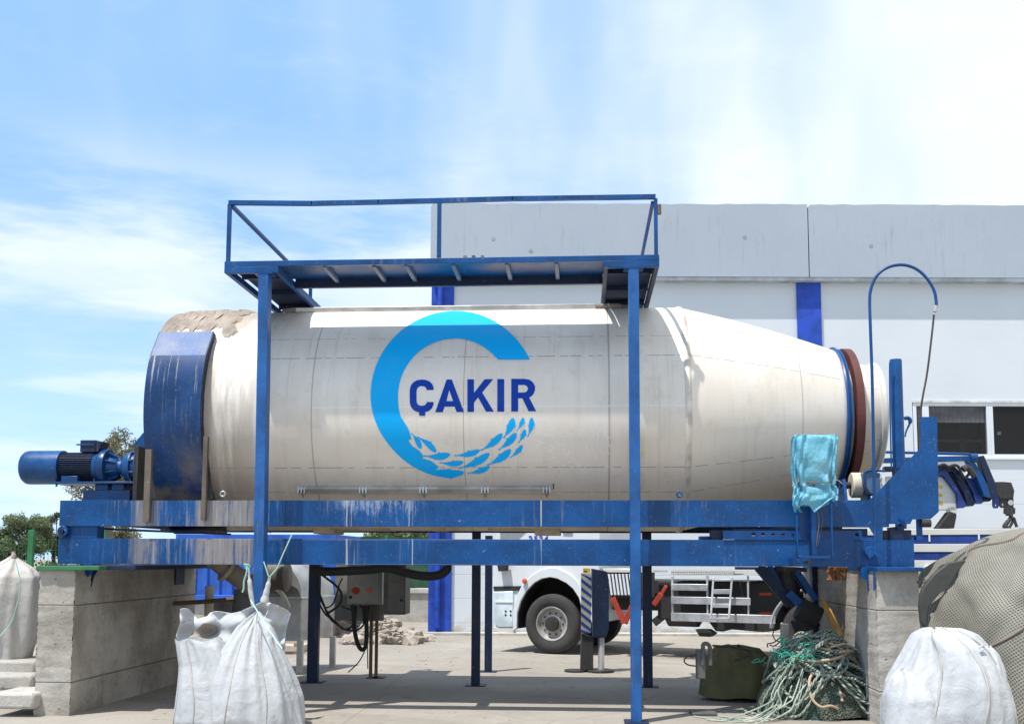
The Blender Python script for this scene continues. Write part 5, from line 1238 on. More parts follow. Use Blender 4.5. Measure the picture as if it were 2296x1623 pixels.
# right flap: a translucent panel stretched from the apex to the corner
fl = [(1150,650),(1270,590),(1350,600),(1500,650),(1640,720),(1685,770),(1660,860),(1620,1000),(1600,1180),(1590,1276),(1560,1276),(1400,1050),(1250,850)]
fo2 = obj('side_panel', flap_obj(), bag_m, hb, smooth=180); fo2.modifiers.new('s', 'SOLIDIFY').thickness = .006
def seam0(fn, u, w0, w1, par, ctr, wd=.008):
    q = [Vector(fn(u + .01*math.sin(w*7), w)) for w in [w0 + (w1-w0)*k/30 for k in range(31)]]
    q = [p + (p - Vector((ctr[0], ctr[1], p.z))).normalized()*.003 for p in q]; obj('stitched_seam', MB().tube(q, wd, n=6, smooth=1), bag_dirty_m, par, smooth=60)
for u_ in (.17, .29): seam0(fc_, u_, .1, 1, hb, (rows_c[4][0], YG))
seam0(fs_, .3, .05, 1, hb, (rows_s[3][0], YS2)); seam0(fs_, .44, .0, 1, hb, (rows_s[3][0], YS2), .006)
obj('seam_cord', MB().tube([P(*zg(x, y), YG-.12 - .12*k) for k, (x, y) in enumerate([(1100,570),(1170,690),(1300,900),(1450,1130),(1560,1276)])], .006), painted('mint_cord', (0.4, 0.62, 0.62), .7, amt=.1, chips=False), hb)
obj('lifting_loop', MB().tube([P(*zg(x, y), YG-.02) for x, y in [(1075,200),(1085,290),(1100,450),(1125,600),(1140,680)]], [.012,.022,.024,.02,.016], n=10), bag_m, hb)
obj('lifting_loop', MB().tube([P(*zg(x, y), YG+.02) for x, y in [(1378,235),(1360,330),(1325,480),(1300,600)]], [.014,.024,.03,.042], n=10), bag_m, hb)
tie_m = bpy.data.materials['mint_rope']
t_ = obj('hanging_cord', MB().tube([P(*zg(x, y), YG) for x, y in [(1290,10),(1330,130),(1370,230),(1440,160),(1490,100),(1540,-20),(1700,-380)]], .006, smooth=3), tie_m, None, loc=P(*zg(1378,235), YG)); tagit(t_, 'thin mint cord tying the bulk bag loop up to the beam', 'cord')
mb = MB()
for k in range(5): p = P(*zg(1052, 60+k*12), YG+.2); mb.lathe(p, (.2,.3,1), [(-.004+.008*math.cos(t), .03-.003*k+.008*math.sin(t)) for t in [2*math.pi*j/8 for j in range(9)]], n=16)
t_ = thing('knotted_cord', 'knotted mint cord with a loose tail wound by the left front post', 'cord', P(*zg(1052,60), YG))
obj('coil', mb, tie_m, t_)
obj('tail', MB().tube([P(*zg(x, y), YG) for x, y in [(1050,80),(1040,180),(1005,300),(1000,400),(980,460)]], .009), tie_m, t_); obj('tail', MB().tube([P(*zg(x, y), YG) for x, y in [(1070,100),(1078,160),(1080,240)]], .009), tie_m, t_)

# white bag at the right foreground
YW = 9.75
rows_w = [rowpx(1408, 2086, 2104, YW, .03), rowpx(1410, 2070, 2150, YW, .10), rowpx(1425, 2052, 2185, YW, .2), rowpx(1450, 2040, 2215, YW, .28), rowpx(1490, 2022, 2240, YW, .36), rowpx(1530, 1998, 2256, YW, .42), rowpx(1580, 1985, 2268, YW, .46), rowpx(1640, 1985, 2275, YW, .46)]
mb, fw_ = loft(rows_w, 140, 60, [(3, .03), (6, .02), (11, .012), (19, .006)], 17)
wb = thing('bulk_bag', 'full white bulk bag tied off in front of the grey net pile', 'bulk bag', (P(2130,1640,YW).x, YW, 0))
obj('bag_body', mb, bag_m, wb, smooth=180)
def seam(fn, u, w0, w1, par, ctr, wd=.012, mat=None):
    q = []
    for k in range(31):
        w = w0 + (w1-w0)*k/30; p = Vector(fn(u + .012*math.sin(w*7), w)); c_ = Vector((ctr.x, ctr.y, p.z)); q.append(p + (p-c_).normalized()*.003)
    return obj('stitched_seam', MB().tube(q, wd, n=6, smooth=1), mat or bag_dirty_m, par, smooth=60)
for u_ in (.08, .21, .33): seam(fw_, u_, .08, 1, wb, wb.location)
rows_w = [rowpx(1448, 2206, 2222, YW-.05, .02), rowpx(1462, 2190, 2236, YW-.05, .06), rowpx(1500, 2165, 2250, YW-.05, .15), rowpx(1560, 2150, 2262, YW-.05, .25)]
mb, _ = loft(rows_w, 60, 20, [(5, .008), (9, .006)], 3); obj('tied_neck', mb, bag_m, wb, smooth=180)
obj('bag_tie', MB().tube([P(x, y, YW-.25) for x, y in ((2195,1452),(2204,1446),(2207,1453),(2198,1460))], .008), bag_m, wb)
rows_w = [rowpx(1500, 2015, 2050, 9.6, .03), rowpx(1520, 2000, 2085, 9.6, .12), rowpx(1560, 1985, 2130, 9.6, .22), rowpx(1640, 1978, 2150, 9.6, .3)]
mb, _ = loft(rows_w, 80, 26, [(4, .015), (9, .01)], 31); b2 = obj('small_bag', mb, bag_m, None, smooth=180, loc=(P(2060,1640,9.6).x, 9.6, 0)); tagit(b2, 'smaller slumped white sack leaning on the full white bulk bag', 'sack')

# far left bag, hanging top gathered to a peak
YL = 11.6
rows_l = [rowpx(1246, 27, 33, YL, .01), rowpx(1256, 12, 46, YL, .06), rowpx(1275, -28, 74, YL, .18), rowpx(1292, -58, 88, YL, .28), rowpx(1330, -66, 90, YL, .34), rowpx(1380, -66, 86, YL, .36), rowpx(1430, -60, 78, YL, .36), rowpx(1470, -55, 66, YL, .34), rowpx(1500, -50, 58, YL, .34)]
mb, _ = loft(rows_l, 120, 50, [(4, .03), (9, .012), (15, .008)], 6)
lb = thing('bulk_bag', 'soiled white bulk bag with gathered peak left of the left pier', 'bulk bag', (P(20,1500,YL).x, YL, 0)); obj('bag_body', mb, bag_dirty_m, lb, smooth=180)
obj('bag_tie', MB().tube([P(x, y, YL-.02) for x, y in ((30,1236),(31,1246),(29,1254))], [.02,.028,.016]), painted('pink_tie', (0.55, 0.4, 0.35), .8, amt=.1, chips=False), lb)
obj('cord', MB().tube([P(x, y, YL-.38) for x, y in ((33,1252),(46,1310),(34,1370),(22,1400),(0,1425))], .006), tie_m, lb)
for (x0, y0, x1, y1, Y, lab) in ((-30,1480,78,1512,11.2,'flat broken concrete slab under the soiled bag at far left'), (-40,1512,70,1548,10.9,'lower cream concrete slab at the far left edge'), (-20,1552,74,1590,10.4,'cream concrete block in the lower left corner')):
    a = P(x0, y0, Y); b = P(x1, y1, Y); s_ = obj('concrete_slab', MB().box((a.x, Y, max(b.z, 0)), (b.x, Y+.6, a.z)), kerb_m, None, bevel=.03, loc=((a.x+b.x)/2, Y+.3, max(b.z,0))); tagit(s_, lab, 'slab', 'concrete slabs at far left')

# ================================================================ net pile on the right
m, g = newmat('grey_netting'); v = g.pos(); U, V, _ = g.sep(g.uv())
wob = g.noise(v, 2.0, 3); SC = 58.0
fu = g.m('FRACT', g.m('ADD', g.m('MULTIPLY', g.m('ADD', U, V), SC*.5), wob)); fv = g.m('FRACT', g.m('SUBTRACT', g.m('MULTIPLY', g.m('SUBTRACT', U, V), SC*.5), wob))
du = g.m('ABSOLUTE', g.m('SUBTRACT', fu, .5)); dv = g.m('ABSOLUTE', g.m('SUBTRACT', fv, .5)); mm = g.m('MAXIMUM', du, dv)
th_ = g.step(mm, .26, .36); n = g.noise(v, 1.2, 5)
c = g.mix(th_, (0.11, 0.10, 0.085), g.mix(g.step(n, .35, .65), (0.205, 0.20, 0.165), (0.325, 0.315, 0.27)))
g.bsdf(c, .95, 0, g.bump(g.m('ADD', th_, g.m('MULTIPLY', g.noise(v, 3.0, 4), 3.0)), .6, .012), .1); net_m = m
nc = CF(6.15, 11.4)
def dome(u, w, R1=2.0, H=1.98, seed=0.0):
    a = 2*math.pi*u; r = math.cos(w*math.pi/2)**.75; z = H*math.sin(w*math.pi/2)**.95
    f = .07*math.sin(9*a + 3*w*4 + seed) + .05*math.sin(17*a - w*9 + seed*2) + .04*math.sin(5*a + 11*w) + .02*math.sin(31*a + 5*w)
    f += .10*(abs(math.sin(4.5*a - 6*w + .8*math.sin(3*a)))**.6) - .06 + .05*abs(math.sin(11*a + 8*w + math.sin(5*w*3)))
    f *= (1 - w)*1.2 + .3
    R_a = R1*(1 + .08*math.sin(2*a + .5)) + f
    return (nc.x + R_a*r*math.cos(a), nc.y + R_a*.8*r*math.sin(a), z + .05*math.sin(4*a)*math.cos(w*1.57) + .03*math.sin(13*a)*(1-w))
npile = thing('net_pile', 'man-high pile of grey fishing net spilling over behind the white bag', 'net pile', (nc.x, nc.y, 0))
mb = MB().grid(dome, 260, 90, closed=True, uv=(12.0, 2.9)); obj('draped_net', mb, net_m, npile, smooth=180)
# rope seams along the net
obj('net_seam', MB().tube([Vector(dome(.50 + .13*t + .01*math.sin(t*21), .35 + .55*t)) + Vector((0, -.012, .0)) for t in [k/24 for k in range(25)]], .014, smooth=2).tube([Vector(dome(.60 + .16*t, .10 + .75*t + .02*math.sin(t*17))) + Vector((0, -.012, 0)) for t in [k/24 for k in range(25)]], .012, smooth=2), painted('brown_cord', (0.2, 0.16, 0.13), .9, amt=.1, chips=False), npile)
zk = lambda x, y: zz(x, y)
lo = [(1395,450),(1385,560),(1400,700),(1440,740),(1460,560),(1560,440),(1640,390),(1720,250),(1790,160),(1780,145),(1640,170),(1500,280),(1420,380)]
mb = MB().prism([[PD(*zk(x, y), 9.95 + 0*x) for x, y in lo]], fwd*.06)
o_ = obj('fold_shade_sheet', mb, fold_shade_m, npile, bevel=.01)  # dark cloth sheet painted as the shadow in a fold of the net

# ================================================================ yellow covered pump and bottle jack
a = Gd(1600, 1560)
yc = thing('covered_pump', 'low pump under a dull yellow-green cover beside the rope heap', 'pump', (P(1650, 1520, 12.5).x, 12.5, 0))
rows_y = [rowpx(1446, 1625, 1665, 12.5, .08), rowpx(1452, 1600, 1700, 12.5, .2), rowpx(1472, 1585, 1722, 12.5, .3), rowpx(1500, 1580, 1738, 12.5, .36), rowpx(1556, 1572, 1752, 12.5, .4)]
mb, _ = loft(rows_y, 80, 24, [(3, .03), (5, .025), (11, .012)], 5); obj('cover', mb, olive, yc, smooth=180)
top = MB().grid(lambda u, w: (rows_y[0][0] + rows_y[0][3]*(1-w)*math.cos(6.283*u), 12.5 + .08*(1-w)*math.sin(6.283*u), rows_y[0][2]+.004), 30, 2, closed=True); obj('cover_top', top, olive, yc)
obj('hose', MB().tube([P(*zs(x, y), 12.05) for x, y in [(760,1110),(900,1120),(1040,1140),(1110,1165),(1050,1220),(960,1250)]], .012), dark_iron, yc)
jk = thing('hydraulic_jack', 'dark upright hand jack with a looped handle beside the yellow cover', 'jack', (P(*zs(660, 1420), 11.2).x, 11.2, 0))
a = P(*zs(610, 1150), 11.2); b = P(*zs(700, 1420), 11.2)
obj('jack_body', MB().box((a.x, 11.2, max(b.z,.0)), (b.x, 11.3, a.z)), dark_grey, jk, bevel=.01)
obj('jack_base', MB().box((a.x-.06, 11.1, 0), (b.x+.1, 11.42, .03)), dark_grey, jk, bevel=.006)
obj('jack_handle', MB().tube([P(*zs(x, y), 11.2) for x, y in [(672,1290),(672,1150),(676,1100),(705,1092),(735,1120),(742,1200),(742,1290)]], .022), dark_grey, jk)
obj('wire_loop', MB().tube([P(*zs(x, y), 11.18) for x, y in [(612,1300),(540,1290),(500,1260),(510,1225),(560,1205),(612,1200)]], .007), black, jk)

# ================================================================ switch cabinet and its cables
z3c = Z(560, 1200, 3.827); YK = 14.1
ck = thing('switch_cabinet', 'grey electrical cabinet with red switches on steel legs under the frame', 'cabinet', (P(*z3c(1050, 1300), YK).x, YK+.1, 0))
def kb(x0, y0, x1, y1, Y, dep): a = P(*z3c(x0, y0), Y); b = P(*z3c(x1, y1), Y); return MB().box((a.x, Y, b.z), (b.x, Y+dep, a.z))
obj('back_board', kb(790, 300, 1210, 830, YK+.16, .03), concrete('grey_board', (0.22,0.215,0.2), (0.30,0.29,0.27)), ck)
obj('housing', kb(893, 330, 1190, 690, YK, .155), grey_cab, ck, bevel=.012)
obj('door', kb(905, 340, 1165, 680, YK-.012, .012), grey_cab, ck, bevel=.004)
c = P(*z3c(968, 567), YK-.02); obj('rotary_switch', MB().cyl((c.x, YK-.03, c.z), (c.x, YK-.012, c.z), .05, n=20).box((c.x-.05, YK-.05, c.z-.012), (c.x+.05, YK-.03, c.z+.012)), red, ck)
c = P(*z3c(1083, 566), YK-.02); obj('signal_button', MB().cyl((c.x, YK-.04, c.z), (c.x, YK-.012, c.z), .036, n=18), orange, ck)
c = P(*z3c(924, 624), YK); obj('door_lock', MB().box((c.x-.018, YK-.02, c.z-.02), (c.x+.018, YK-.012, c.z+.02)), black, ck)
for x in (1100, 1148): a = P(*z3c(x-12, 830), YK+.1); b = P(*z3c(x+12, 830), YK+.1); obj('leg', MB().box((a.x, YK+.1, 0), (b.x, YK+.155, a.z+.3)), rust, ck, bevel=.003)
for x in (1100, 1148): a = P(*z3c(x-25, 830), YK+.1); obj('foot', MB().box((a.x, YK+.02, 0), (a.x+.16, YK+.22, .012)), rust, ck)
def cable(pts, r, Y): return MB().tube([P(*z3c(x, y), Y) for x, y in pts], r)
for pts, r in (([(940,690),(948,760),(955,900),(980,1020),(1015,1080),(1050,1060),(1062,960),(1060,800),(1062,700)], .03), ([(1030,700),(1035,800),(1030,870),(960,915),(860,900),(780,830),(700,770),(640,660),(615,590)], .013), ([(970,700),(965,800),(930,880),(880,905),(800,860),(730,790),(650,600),(622,450),(610,400)], .013), ([(1000,690),(1040,740),(1065,700)], .012), ([(930,735),(880,720),(840,700)], .011), ([(1085,700),(1070,860),(1072,1250)], .007), ([(1070,880),(1060,1040),(1000,1180),(900,1280)], .008)):
    obj('cable', cable(pts, r, YK-.06), black, ck, smooth=60)
t_ = obj('power_cable', cable([(600,380),(700,400),(900,395),(1080,385),(1200,370),(1300,380),(1400,410),(1520,435),(1640,440),(1720,420),(1765,380),(1760,345)], .055, 13.0), black, None, smooth=60, loc=P(*z3c(1200,370), 13.0)); tagit(t_, 'thick black cable sagging along the underside of the frame', 'cable')
mb = cable([(610,385),(700,450),(790,520),(840,590),(830,680),(760,740),(720,760)], .016, 13.4); mb.tube([P(*z3c(x, y), 13.4) for x, y in [(612,380),(640,560),(700,720)]], .014); mb.tube([P(*z3c(x, y), 13.42) for x, y in [(612,520),(660,640),(740,790),(850,900)]], .014); mb.tube([P(*z3c(x, y), 13.42) for x, y in [(700,720),(760,690),(800,600),(820,520),(850,460)]], .01)
t_ = obj('control_cable', mb, black, None, smooth=60, loc=P(*z3c(700,720), 13.4)); tagit(t_, 'bundle of thin black cables looping between the navy post and the cabinet', 'cable')
# dark sheet-metal enclosure hung below the rear beam
YD = 13.8
a = P(*z3c(1215, 300), YD); b = P(*z3c(1398, 778), YD)
lk = thing('steel_enclosure', 'dark grey steel enclosure hanging under the rear beam right of the switch cabinet', 'enclosure', ((a.x+b.x)/2, YD+.2, b.z))
obj('enclosure_body', MB().box((a.x, YD, b.z), (b.x, YD+.4, 1.6)), dark_grey, lk, bevel=.01)
a2 = P(*z3c(1250, 372), YD); b2_ = P(*z3c(1385, 765), YD); obj('enclosure_door', MB().box((a2.x, YD-.02, b2_.z), (b2_.x, YD-.001, a2.z)), painted('enclosure_grey', (0.15, 0.145, 0.13), .6, amt=.2, chips=False), lk, bevel=.006)
c = P(*z3c(1370, 650), YD); obj('handle', MB().box((c.x-.02, YD-.05, c.z-.015), (c.x+.02, YD-.021, c.z+.015)), black, lk)

# ================================================================ stainless hopper machine
YH = 14.6
hp = thing('stainless_hopper', 'stainless feed hopper with rounded lid and side motor behind the hanging bag', 'hopper', (P(*z3c(500, 1300), YH).x, YH+.6, 0))
a = P(*z3c(270, 625), YH); b = P(*z3c(775, 625), YH); zr_ = a.z; rl_ = P(*z3c(350, 362), YH).z - zr_
x0h = a.x; x1h = P(*z3c(492, 600), YH).x; cxh = (x0h + x1h)/2 - .2; R1 = x1h - cxh
tiltv = Vector((.62, .78, 0)).normalized()
BK = Vector((P(*z3c(775, 600), YH+.9).x - x1h, .9, 0))
def lid(u, w):
    a_ = math.pi*u; p = Vector((cxh, YH, zr_)) + Vector((R1*math.cos(a_), 0, (zr_ and 1)*max(rl_*1.15, .2)*math.sin(a_))); return p + BK*w
obj('lid', MB().grid(lid, 30, 6), steel, hp, smooth=50)
dull_m = painted('dull_steel', (0.30, 0.30, 0.285), .5, metal=.3, amt=.3, chips=False)
for w in (0, 1): obj('end_plate', MB().add([Vector(lid(k/30, w)) for k in range(31)], [tuple(range(31))]), dull_m, hp)
bl, br = Vector(lid(1, 0)), Vector(lid(0, 0)); bk = BK
obj('rim', MB().bar(bl + Vector((0,0,-.01)), br + Vector((.03,0,-.01)), .06, .03).bar(br + Vector((0,0,-.01)), br + bk + Vector((0,0,-.01)), .06, .03), alu, hp, bevel=.003)
mb = MB(); q0 = [bl, br, br+bk, bl+bk]; q1 = [Vector((p.x, p.y, .45)) for p in q0]
q0 = [Vector((p.x, p.y, zr_-.03)) for p in q0]; mb.add(q0+q1, [(0,1,5,4),(1,2,6,5),(2,3,7,6),(3,0,4,7),(4,5,6,7)]); obj('body', mb, steel, hp)
for p in q1: obj('leg', MB().box((p.x-.04, p.y-.04, 0), (p.x+.04, p.y+.04, .45)), steel, hp)
c = P(*z3c(255, 440), YH-.3); obj('side_motor', MB().lathe((c.x-.25, YH-.28, c.z), (1,0,0), [(0,.001),(0,.22),(.3,.24),(.42,.22),(.46,.15),(.46,.001)], n=28), painted('grimy_motor', (0.14, 0.12, 0.10), .6, amt=.5), hp, smooth=40)
obj('hose', MB().tube([P(*z3c(x, y), YH-.4) for x, y in [(268,545),(310,580),(345,630),(370,690),(380,720)]], .03, n=12), white_warm, hp, smooth=60)
# screw conveyor tube
z2b = Z(0, 1240, 3.28)
sc_ = thing('screw_conveyor', 'slanting mud-caked feed pipe under the frame above the hanging bag', 'feed pipe', P(*z2b(1760, 260), 12.6))
obj('tube', MB().cyl(P(*z2b(1600, 120), 12.4), P(*z2b(1890, 330), 12.8), .11, .12, n=24), dusty, sc_, smooth=40)
obj('flange', MB().cyl(P(*z2b(1690, 190), 12.5), P(*z2b(1710, 203), 12.52), .16, n=24), mud_m, sc_, smooth=40)
obj('outlet', MB().cyl(P(*z2b(1830, 340), 12.9), P(*z2b(1830, 520), 12.9), .12, .15, n=20), dark_grey, sc_, smooth=40)
obj('cross_pipe', MB().tube([P(*z2b(x, y), 13.2) for x, y in [(1265,452),(1500,440),(1860,410)]], .028, smooth=1), rust, sc_)
t_ = thing('upright_pipe', 'short cream pipe stub standing before the blue container', 'pipe', (P(*z2b(1568, 430), 13.4).x, 13.4, 0)); obj('pipe', MB().cyl((t_.location.x, 13.4, .012), (t_.location.x, 13.4, P(*z2b(1568, 320), 13.4).z), .055, n=18), cream, t_, smooth=40)
obj('collar', MB().cyl((t_.location.x, 13.4, 0), (t_.location.x, 13.4, .012), .12, n=18), dark_iron, t_)

# ================================================================ blue container and crates behind it
YN = 21.0
a = P(400, 1200, YN); b = P(748, 1200, YN); z0_ = P(450, 1346, YN).z; z1_ = P(450, 1197, YN).z
cn = thing('shipping_container', 'blue corrugated shipping container raised on blocks behind the left of the machine', 'container', ((a.x+b.x)/2, YN+1.2, 0))
mb = MB(); prof = []; x = a.x; k = 0
pitch = .26
while x < b.x:
    prof += [(x, 0), (x + pitch*.4, 0), (x + pitch*.5, .05), (x + pitch*.9, .05)]; x += pitch
vs = []; 
for (x, d) in prof: vs += [(x, YN + d, z0_+.12), (x, YN + d, z1_-.1)]
mb.add(vs, [(2*i, 2*i+2, 2*i+3, 2*i+1) for i in range(len(prof)-1)])
cb_m = painted('container_blue', (0.025, 0.10, 0.42), .5, amt=.1, chips=False)
obj('corrugated_wall', mb, cb_m, cn, smooth=0)
obj('top_rail', MB().box((a.x-.05, YN-.02, z1_-.1), (b.x+.05, YN+2.4, z1_)), cb_m, cn, bevel=.01); obj('bottom_rail', MB().box((a.x-.05, YN-.02, z0_), (b.x+.05, YN+2.4, z0_+.12)), cb_m, cn, bevel=.01)
for x in (a.x-.05, b.x-.07): obj('corner_post', MB().box((x, YN-.03, z0_+.121), (x+.12, YN+2.38, z1_-.101)), cb_m, cn, bevel=.01)
for x in (a.x+.2, (a.x+b.x)/2, b.x-.5): obj('support_block', MB().box((x, YN+.1, 0), (x+.35, YN+2.2, z0_-.002)), kerb_m, cn)
def pallet(x, y, z, lab):
    t = thing('pallet_crate', lab, 'crate', (x, y, z), group='slatted crates in front of the container')
    for k in range(5): obj('slat', MB().box((x, y, z+.05+k*.13), (x+.95, y+.02, z+.12+k*.13)), wood_m, t)
    for xx in (x, x+.44, x+.88): obj('upright', MB().box((xx, y+.021, z), (xx+.07, y+.06, z+.7)), wood_m, t)
    obj('base', MB().box((x, y+.061, z), (x+.95, y+.9, z+.12)), wood_m, t)
wood_m = painted('bleached_crate_wood', (0.42, 0.36, 0.28), .8, amt=.3, chips=False)
p = P(410, 1400, 17.5); pallet(p.x, 17.5, 0, 'left slatted wooden crate below the blue container'); pallet(p.x+1.02, 17.5, 0, 'right slatted wooden crate below the blue container, next to the screw outlet')

# ================================================================ low wall, fence, trees, far left
lw_a = PD(850, 1352, 27); lw_b = PD(985, 1352, 27)
d = (lw_b - lw_a); 
t_ = thing('low_wall', 'low rough stone wall with a smooth pale coping behind the rubble', 'wall', (PD(920,1352,27).x, PD(920,1352,27).y, 0))
a = PD(760, 1322, 27); b = PD(966, 1322, 27.0)
obj('wall_body', MB().bar((a.x, a.y, .36), (b.x+.0, b.y, .36), .3, .72), kerb_m, t_); obj('coping', MB().bar((a.x, a.y, .78), (b.x, b.y, .78), .4, .118), slab_m, t_, bevel=.01)
m, g = newmat('fence_screen'); v = g.pos(); n = g.noise(v, 6, 5, .7); n2 = g.noise(v, 1.5, 3); a_ = g.step(n, .62, .66, 1.0, 0.0)
g.bsdf(g.mix(g.step(n2, .35, .65), (0.02, 0.06, 0.035), (0.05, 0.11, 0.06)), .9, 0, g.bump(n, .5, .03), .1); screen_m = m
fn = thing('mesh_fence', 'dark green screened mesh fence on the low wall behind the rubble', 'fence', (PD(920,1300,27.2).x, PD(920,1300,27.2).y, .84))
a = PD(760, 1300, 27.1); b = PD(972, 1300, 27.1); obj('screen', MB().bar((a.x, a.y, 1.5), (b.x, b.y, 1.5), .03, 1.3), screen_m, fn)
for t in (0, .5, 1): p = a.lerp(b, t); obj('fence_post', MB().box((p.x-.03, p.y-.06, .84), (p.x+.03, p.y-.0, 2.2)), green_paint, fn)
# left fence with green post
YLF = 14.5
lf = thing('wire_fence', 'green welded wire fence with a square post at the far left', 'fence', (P(70, 1300, YLF).x, YLF, 0))
a = P(63.5, 1187, YLF); b = P(75, 1187, YLF); obj('fence_post', MB().box((a.x, YLF, 0), (b.x, YLF+.06, a.z)), green_paint, lf, bevel=.004)
mb = MB(); zt_ = P(100, 1207, YLF).z; xw0 = P(-30, 1207, YLF).x; xw1 = P(330, 1207, YLF).x
x = xw0
while x < xw1: mb.box((x, YLF+.065, .1), (x+.004, YLF+.069, zt_)); x += .055
z = .1
while z < zt_: mb.box((xw0, YLF+.07, z), (xw1, YLF+.074, z+.004)); z += .2
obj('wire_mesh', mb, green_paint, lf, smooth=0)
a = P(226, 1187, YLF); obj('fence_post', MB().box((a.x, YLF, 0), (a.x+.07, YLF+.06, a.z)), green_paint, lf, bevel=.004)

def tree(cx_, cy_, h, rx, rz, zc, lab, tone, nl=9000, seed=1, leaf=.05, clump=26, cat='tree', name='tree'):
    rg = random.Random(seed); t = thing(name, lab, cat, (cx_, cy_, 0), group='trees beyond the yard')
    mb = MB(); mb.tube([(cx_, cy_, 0), (cx_+.1, cy_, h*.25), (cx_-.05, cy_, zc*.7), (cx_, cy_, zc)], [h*.03, h*.022, h*.016], n=8)
    cl = []
    for k in range(clump):
        while True:
            p = Vector((rg.uniform(-1, 1), rg.uniform(-1, 1), rg.uniform(-1, 1)))
            if p.length < 1: break
        p = Vector((cx_ + p.x*rx*.85, cy_ + p.y*rx*.85, zc + p.z*rz*.85)); cl.append((p, rg.uniform(.16, .34)*rx)); mb.tube([(cx_, cy_, zc*.75), ((cx_+p.x)/2, (cy_+p.y)/2, (zc*.8+p.z)/2), p], [h*.009, h*.006, h*.003], n=5, smooth=2)
    obj('trunk', mb, bark_m, t, smooth=60)
    lv = MB()
    for k in range(nl):
        c, r = cl[rg.randrange(clump)]; d = Vector((rg.gauss(0, 1), rg.gauss(0, 1), rg.gauss(0, .8))); d.normalize(); d *= r*rg.uniform(.35, 1.08); p = c + d
        a = Vector((rg.gauss(0,1), rg.gauss(0,1), rg.gauss(0,1))).normalized()*leaf*rg.uniform(.6, 1.5); b = a.orthogonal().normalized()*leaf*rg.uniform(.3, .55)
        b = Matrix.Rotation(rg.uniform(0, 6.28), 3, a) @ b; n0 = len(lv.v); lv.v += [tuple(p-a), tuple(p+b), tuple(p+a), tuple(p-b)]; lv.f.append((n0, n0+1, n0+2, n0+3))
    obj('crown', lv, tone, t, fix=False, smooth=0)
def leafm(name, a, b):
    m, g = newmat(name); v = g.pos(); n = g.noise(v, 1.4, 4); f = g.noise(v, 11, 2)
    c = g.mix(g.step(g.m('ADD', g.m('MULTIPLY', n, .6), g.m('MULTIPLY', f, .4)), .38, .62), a, b); g.bsdf(c, .6, 0, None, .3, sub=.3); return m
bark_m = painted('tree_bark', (0.16, 0.13, 0.10), .9, amt=.3, chips=False)
leaf_g = leafm('leaf_green', (0.085, 0.12, 0.06), (0.19, 0.23, 0.11)); leaf_o = leafm('leaf_olive', (0.11, 0.115, 0.06), (0.24, 0.22, 0.12)); leaf_d = leafm('leaf_grey_green', (0.09, 0.12, 0.06), (0.18, 0.20, 0.11))
def tp(px_, d): p = PD(px_, 1260, d); return p.x, p.y
x, y = tp(240, 30); tree(x, y, 5.4, 1.25, 1.3, 4.1, 'olive tree with sparse silvery crown behind the motor', leaf_o, 12000, 3, .045, 34)
x, y = tp(48, 42); tree(x, y, 3.6, 1.2, 1.3, 2.3, 'bushy green tree left of the green fence post', leaf_g, 9000, 5, .06, 28)
x, y = tp(-10, 42); tree(x, y, 3.2, .9, 1.2, 2.0, 'darker green tree cut by the left picture edge', leaf_g, 6000, 6, .06, 22)
x, y = tp(122, 44); tree(x, y, 3.6, .75, 1.35, 2.25, 'narrow green tree between the fence post and the blue beams', leaf_d, 6000, 7, .06, 20)
x, y = tp(250, 36); tree(x, y, 3.2, 1.1, .8, 2.1, 'low olive tree seen through the slot between the beams', leaf_o, 7000, 8, .05, 24)
x, y = tp(920, 34); tree(x, y, 3.6, 1.6, 1.2, 2.2, 'dark green tree beyond the screened fence behind the rubble', leaf_g, 8000, 9, .07, 26)
# low green bushes at far left
mb = MB(); rg = random.Random(31)
for k in range(16000):
    p = CF(rg.uniform(-27, -9), 43 + rg.uniform(-2, 2)); z = abs(rg.gauss(0, .55)) + .1; a = Vector((rg.gauss(0,1), rg.gauss(0,1), rg.gauss(0,1))).normalized()*.09; b = a.orthogonal().normalized()*.05
    p.z = z; n0 = len(mb.v); mb.v += [tuple(p-a), tuple(p+b), tuple(p+a), tuple(p-b)]; mb.f.append((n0, n0+1, n0+2, n0+3))
o_ = obj('shrubbery', mb, leafm('leaf_bush', (0.07, 0.12, 0.03), (0.16, 0.22, 0.06)), None, fix=False, smooth=0, loc=CF(-17, 43)); tagit(o_, 'continuous low green shrubbery beyond the far left fence', 'bushes', kind='stuff')

# ================================================================ rubble
rg = random.Random(44)
def rock(p, s, seed):
    rg = random.Random(seed); b = bmesh.new(); bmesh.ops.create_icosphere(b, subdivisions=2, radius=1)
    ax = [Vector((rg.gauss(0,1), rg.gauss(0,1), rg.gauss(0,1))).normalized() for _ in range(7)]; of = [rg.uniform(.5, .85) for _ in ax]
    for v_ in b.verts:
        for a, o in zip(ax, of):
            d = v_.co.dot(a)
            if d > o: v_.co -= a*(d-o)
        v_.co = Vector((v_.co.x*s, v_.co.y*s*.8, v_.co.z*s*.62)) + p
    me = bpy.data.meshes.new('r'); b.to_mesh(me); b.free(); m_ = MB(); m_.v = [tuple(v_.co) for v_ in me.vertices]; m_.f = [tuple(f.vertices) for f in me.polygons]; return m_
RB = [(1190,850,.2),(1240,870,.13),(1290,862,.16),(1440,905,.09),(1480,950,.17),(1400,945,.2),(1450,1010,.15),(1510,1000,.12),(1330,935,.13),(1240,930,.17),(1160,940,.2),(1190,1000,.18),(1100,900,.2),(1330,1005,.14),(1560,985,.08),(960,940,.16),(1000,1010,.14),(930,1000,.13)]
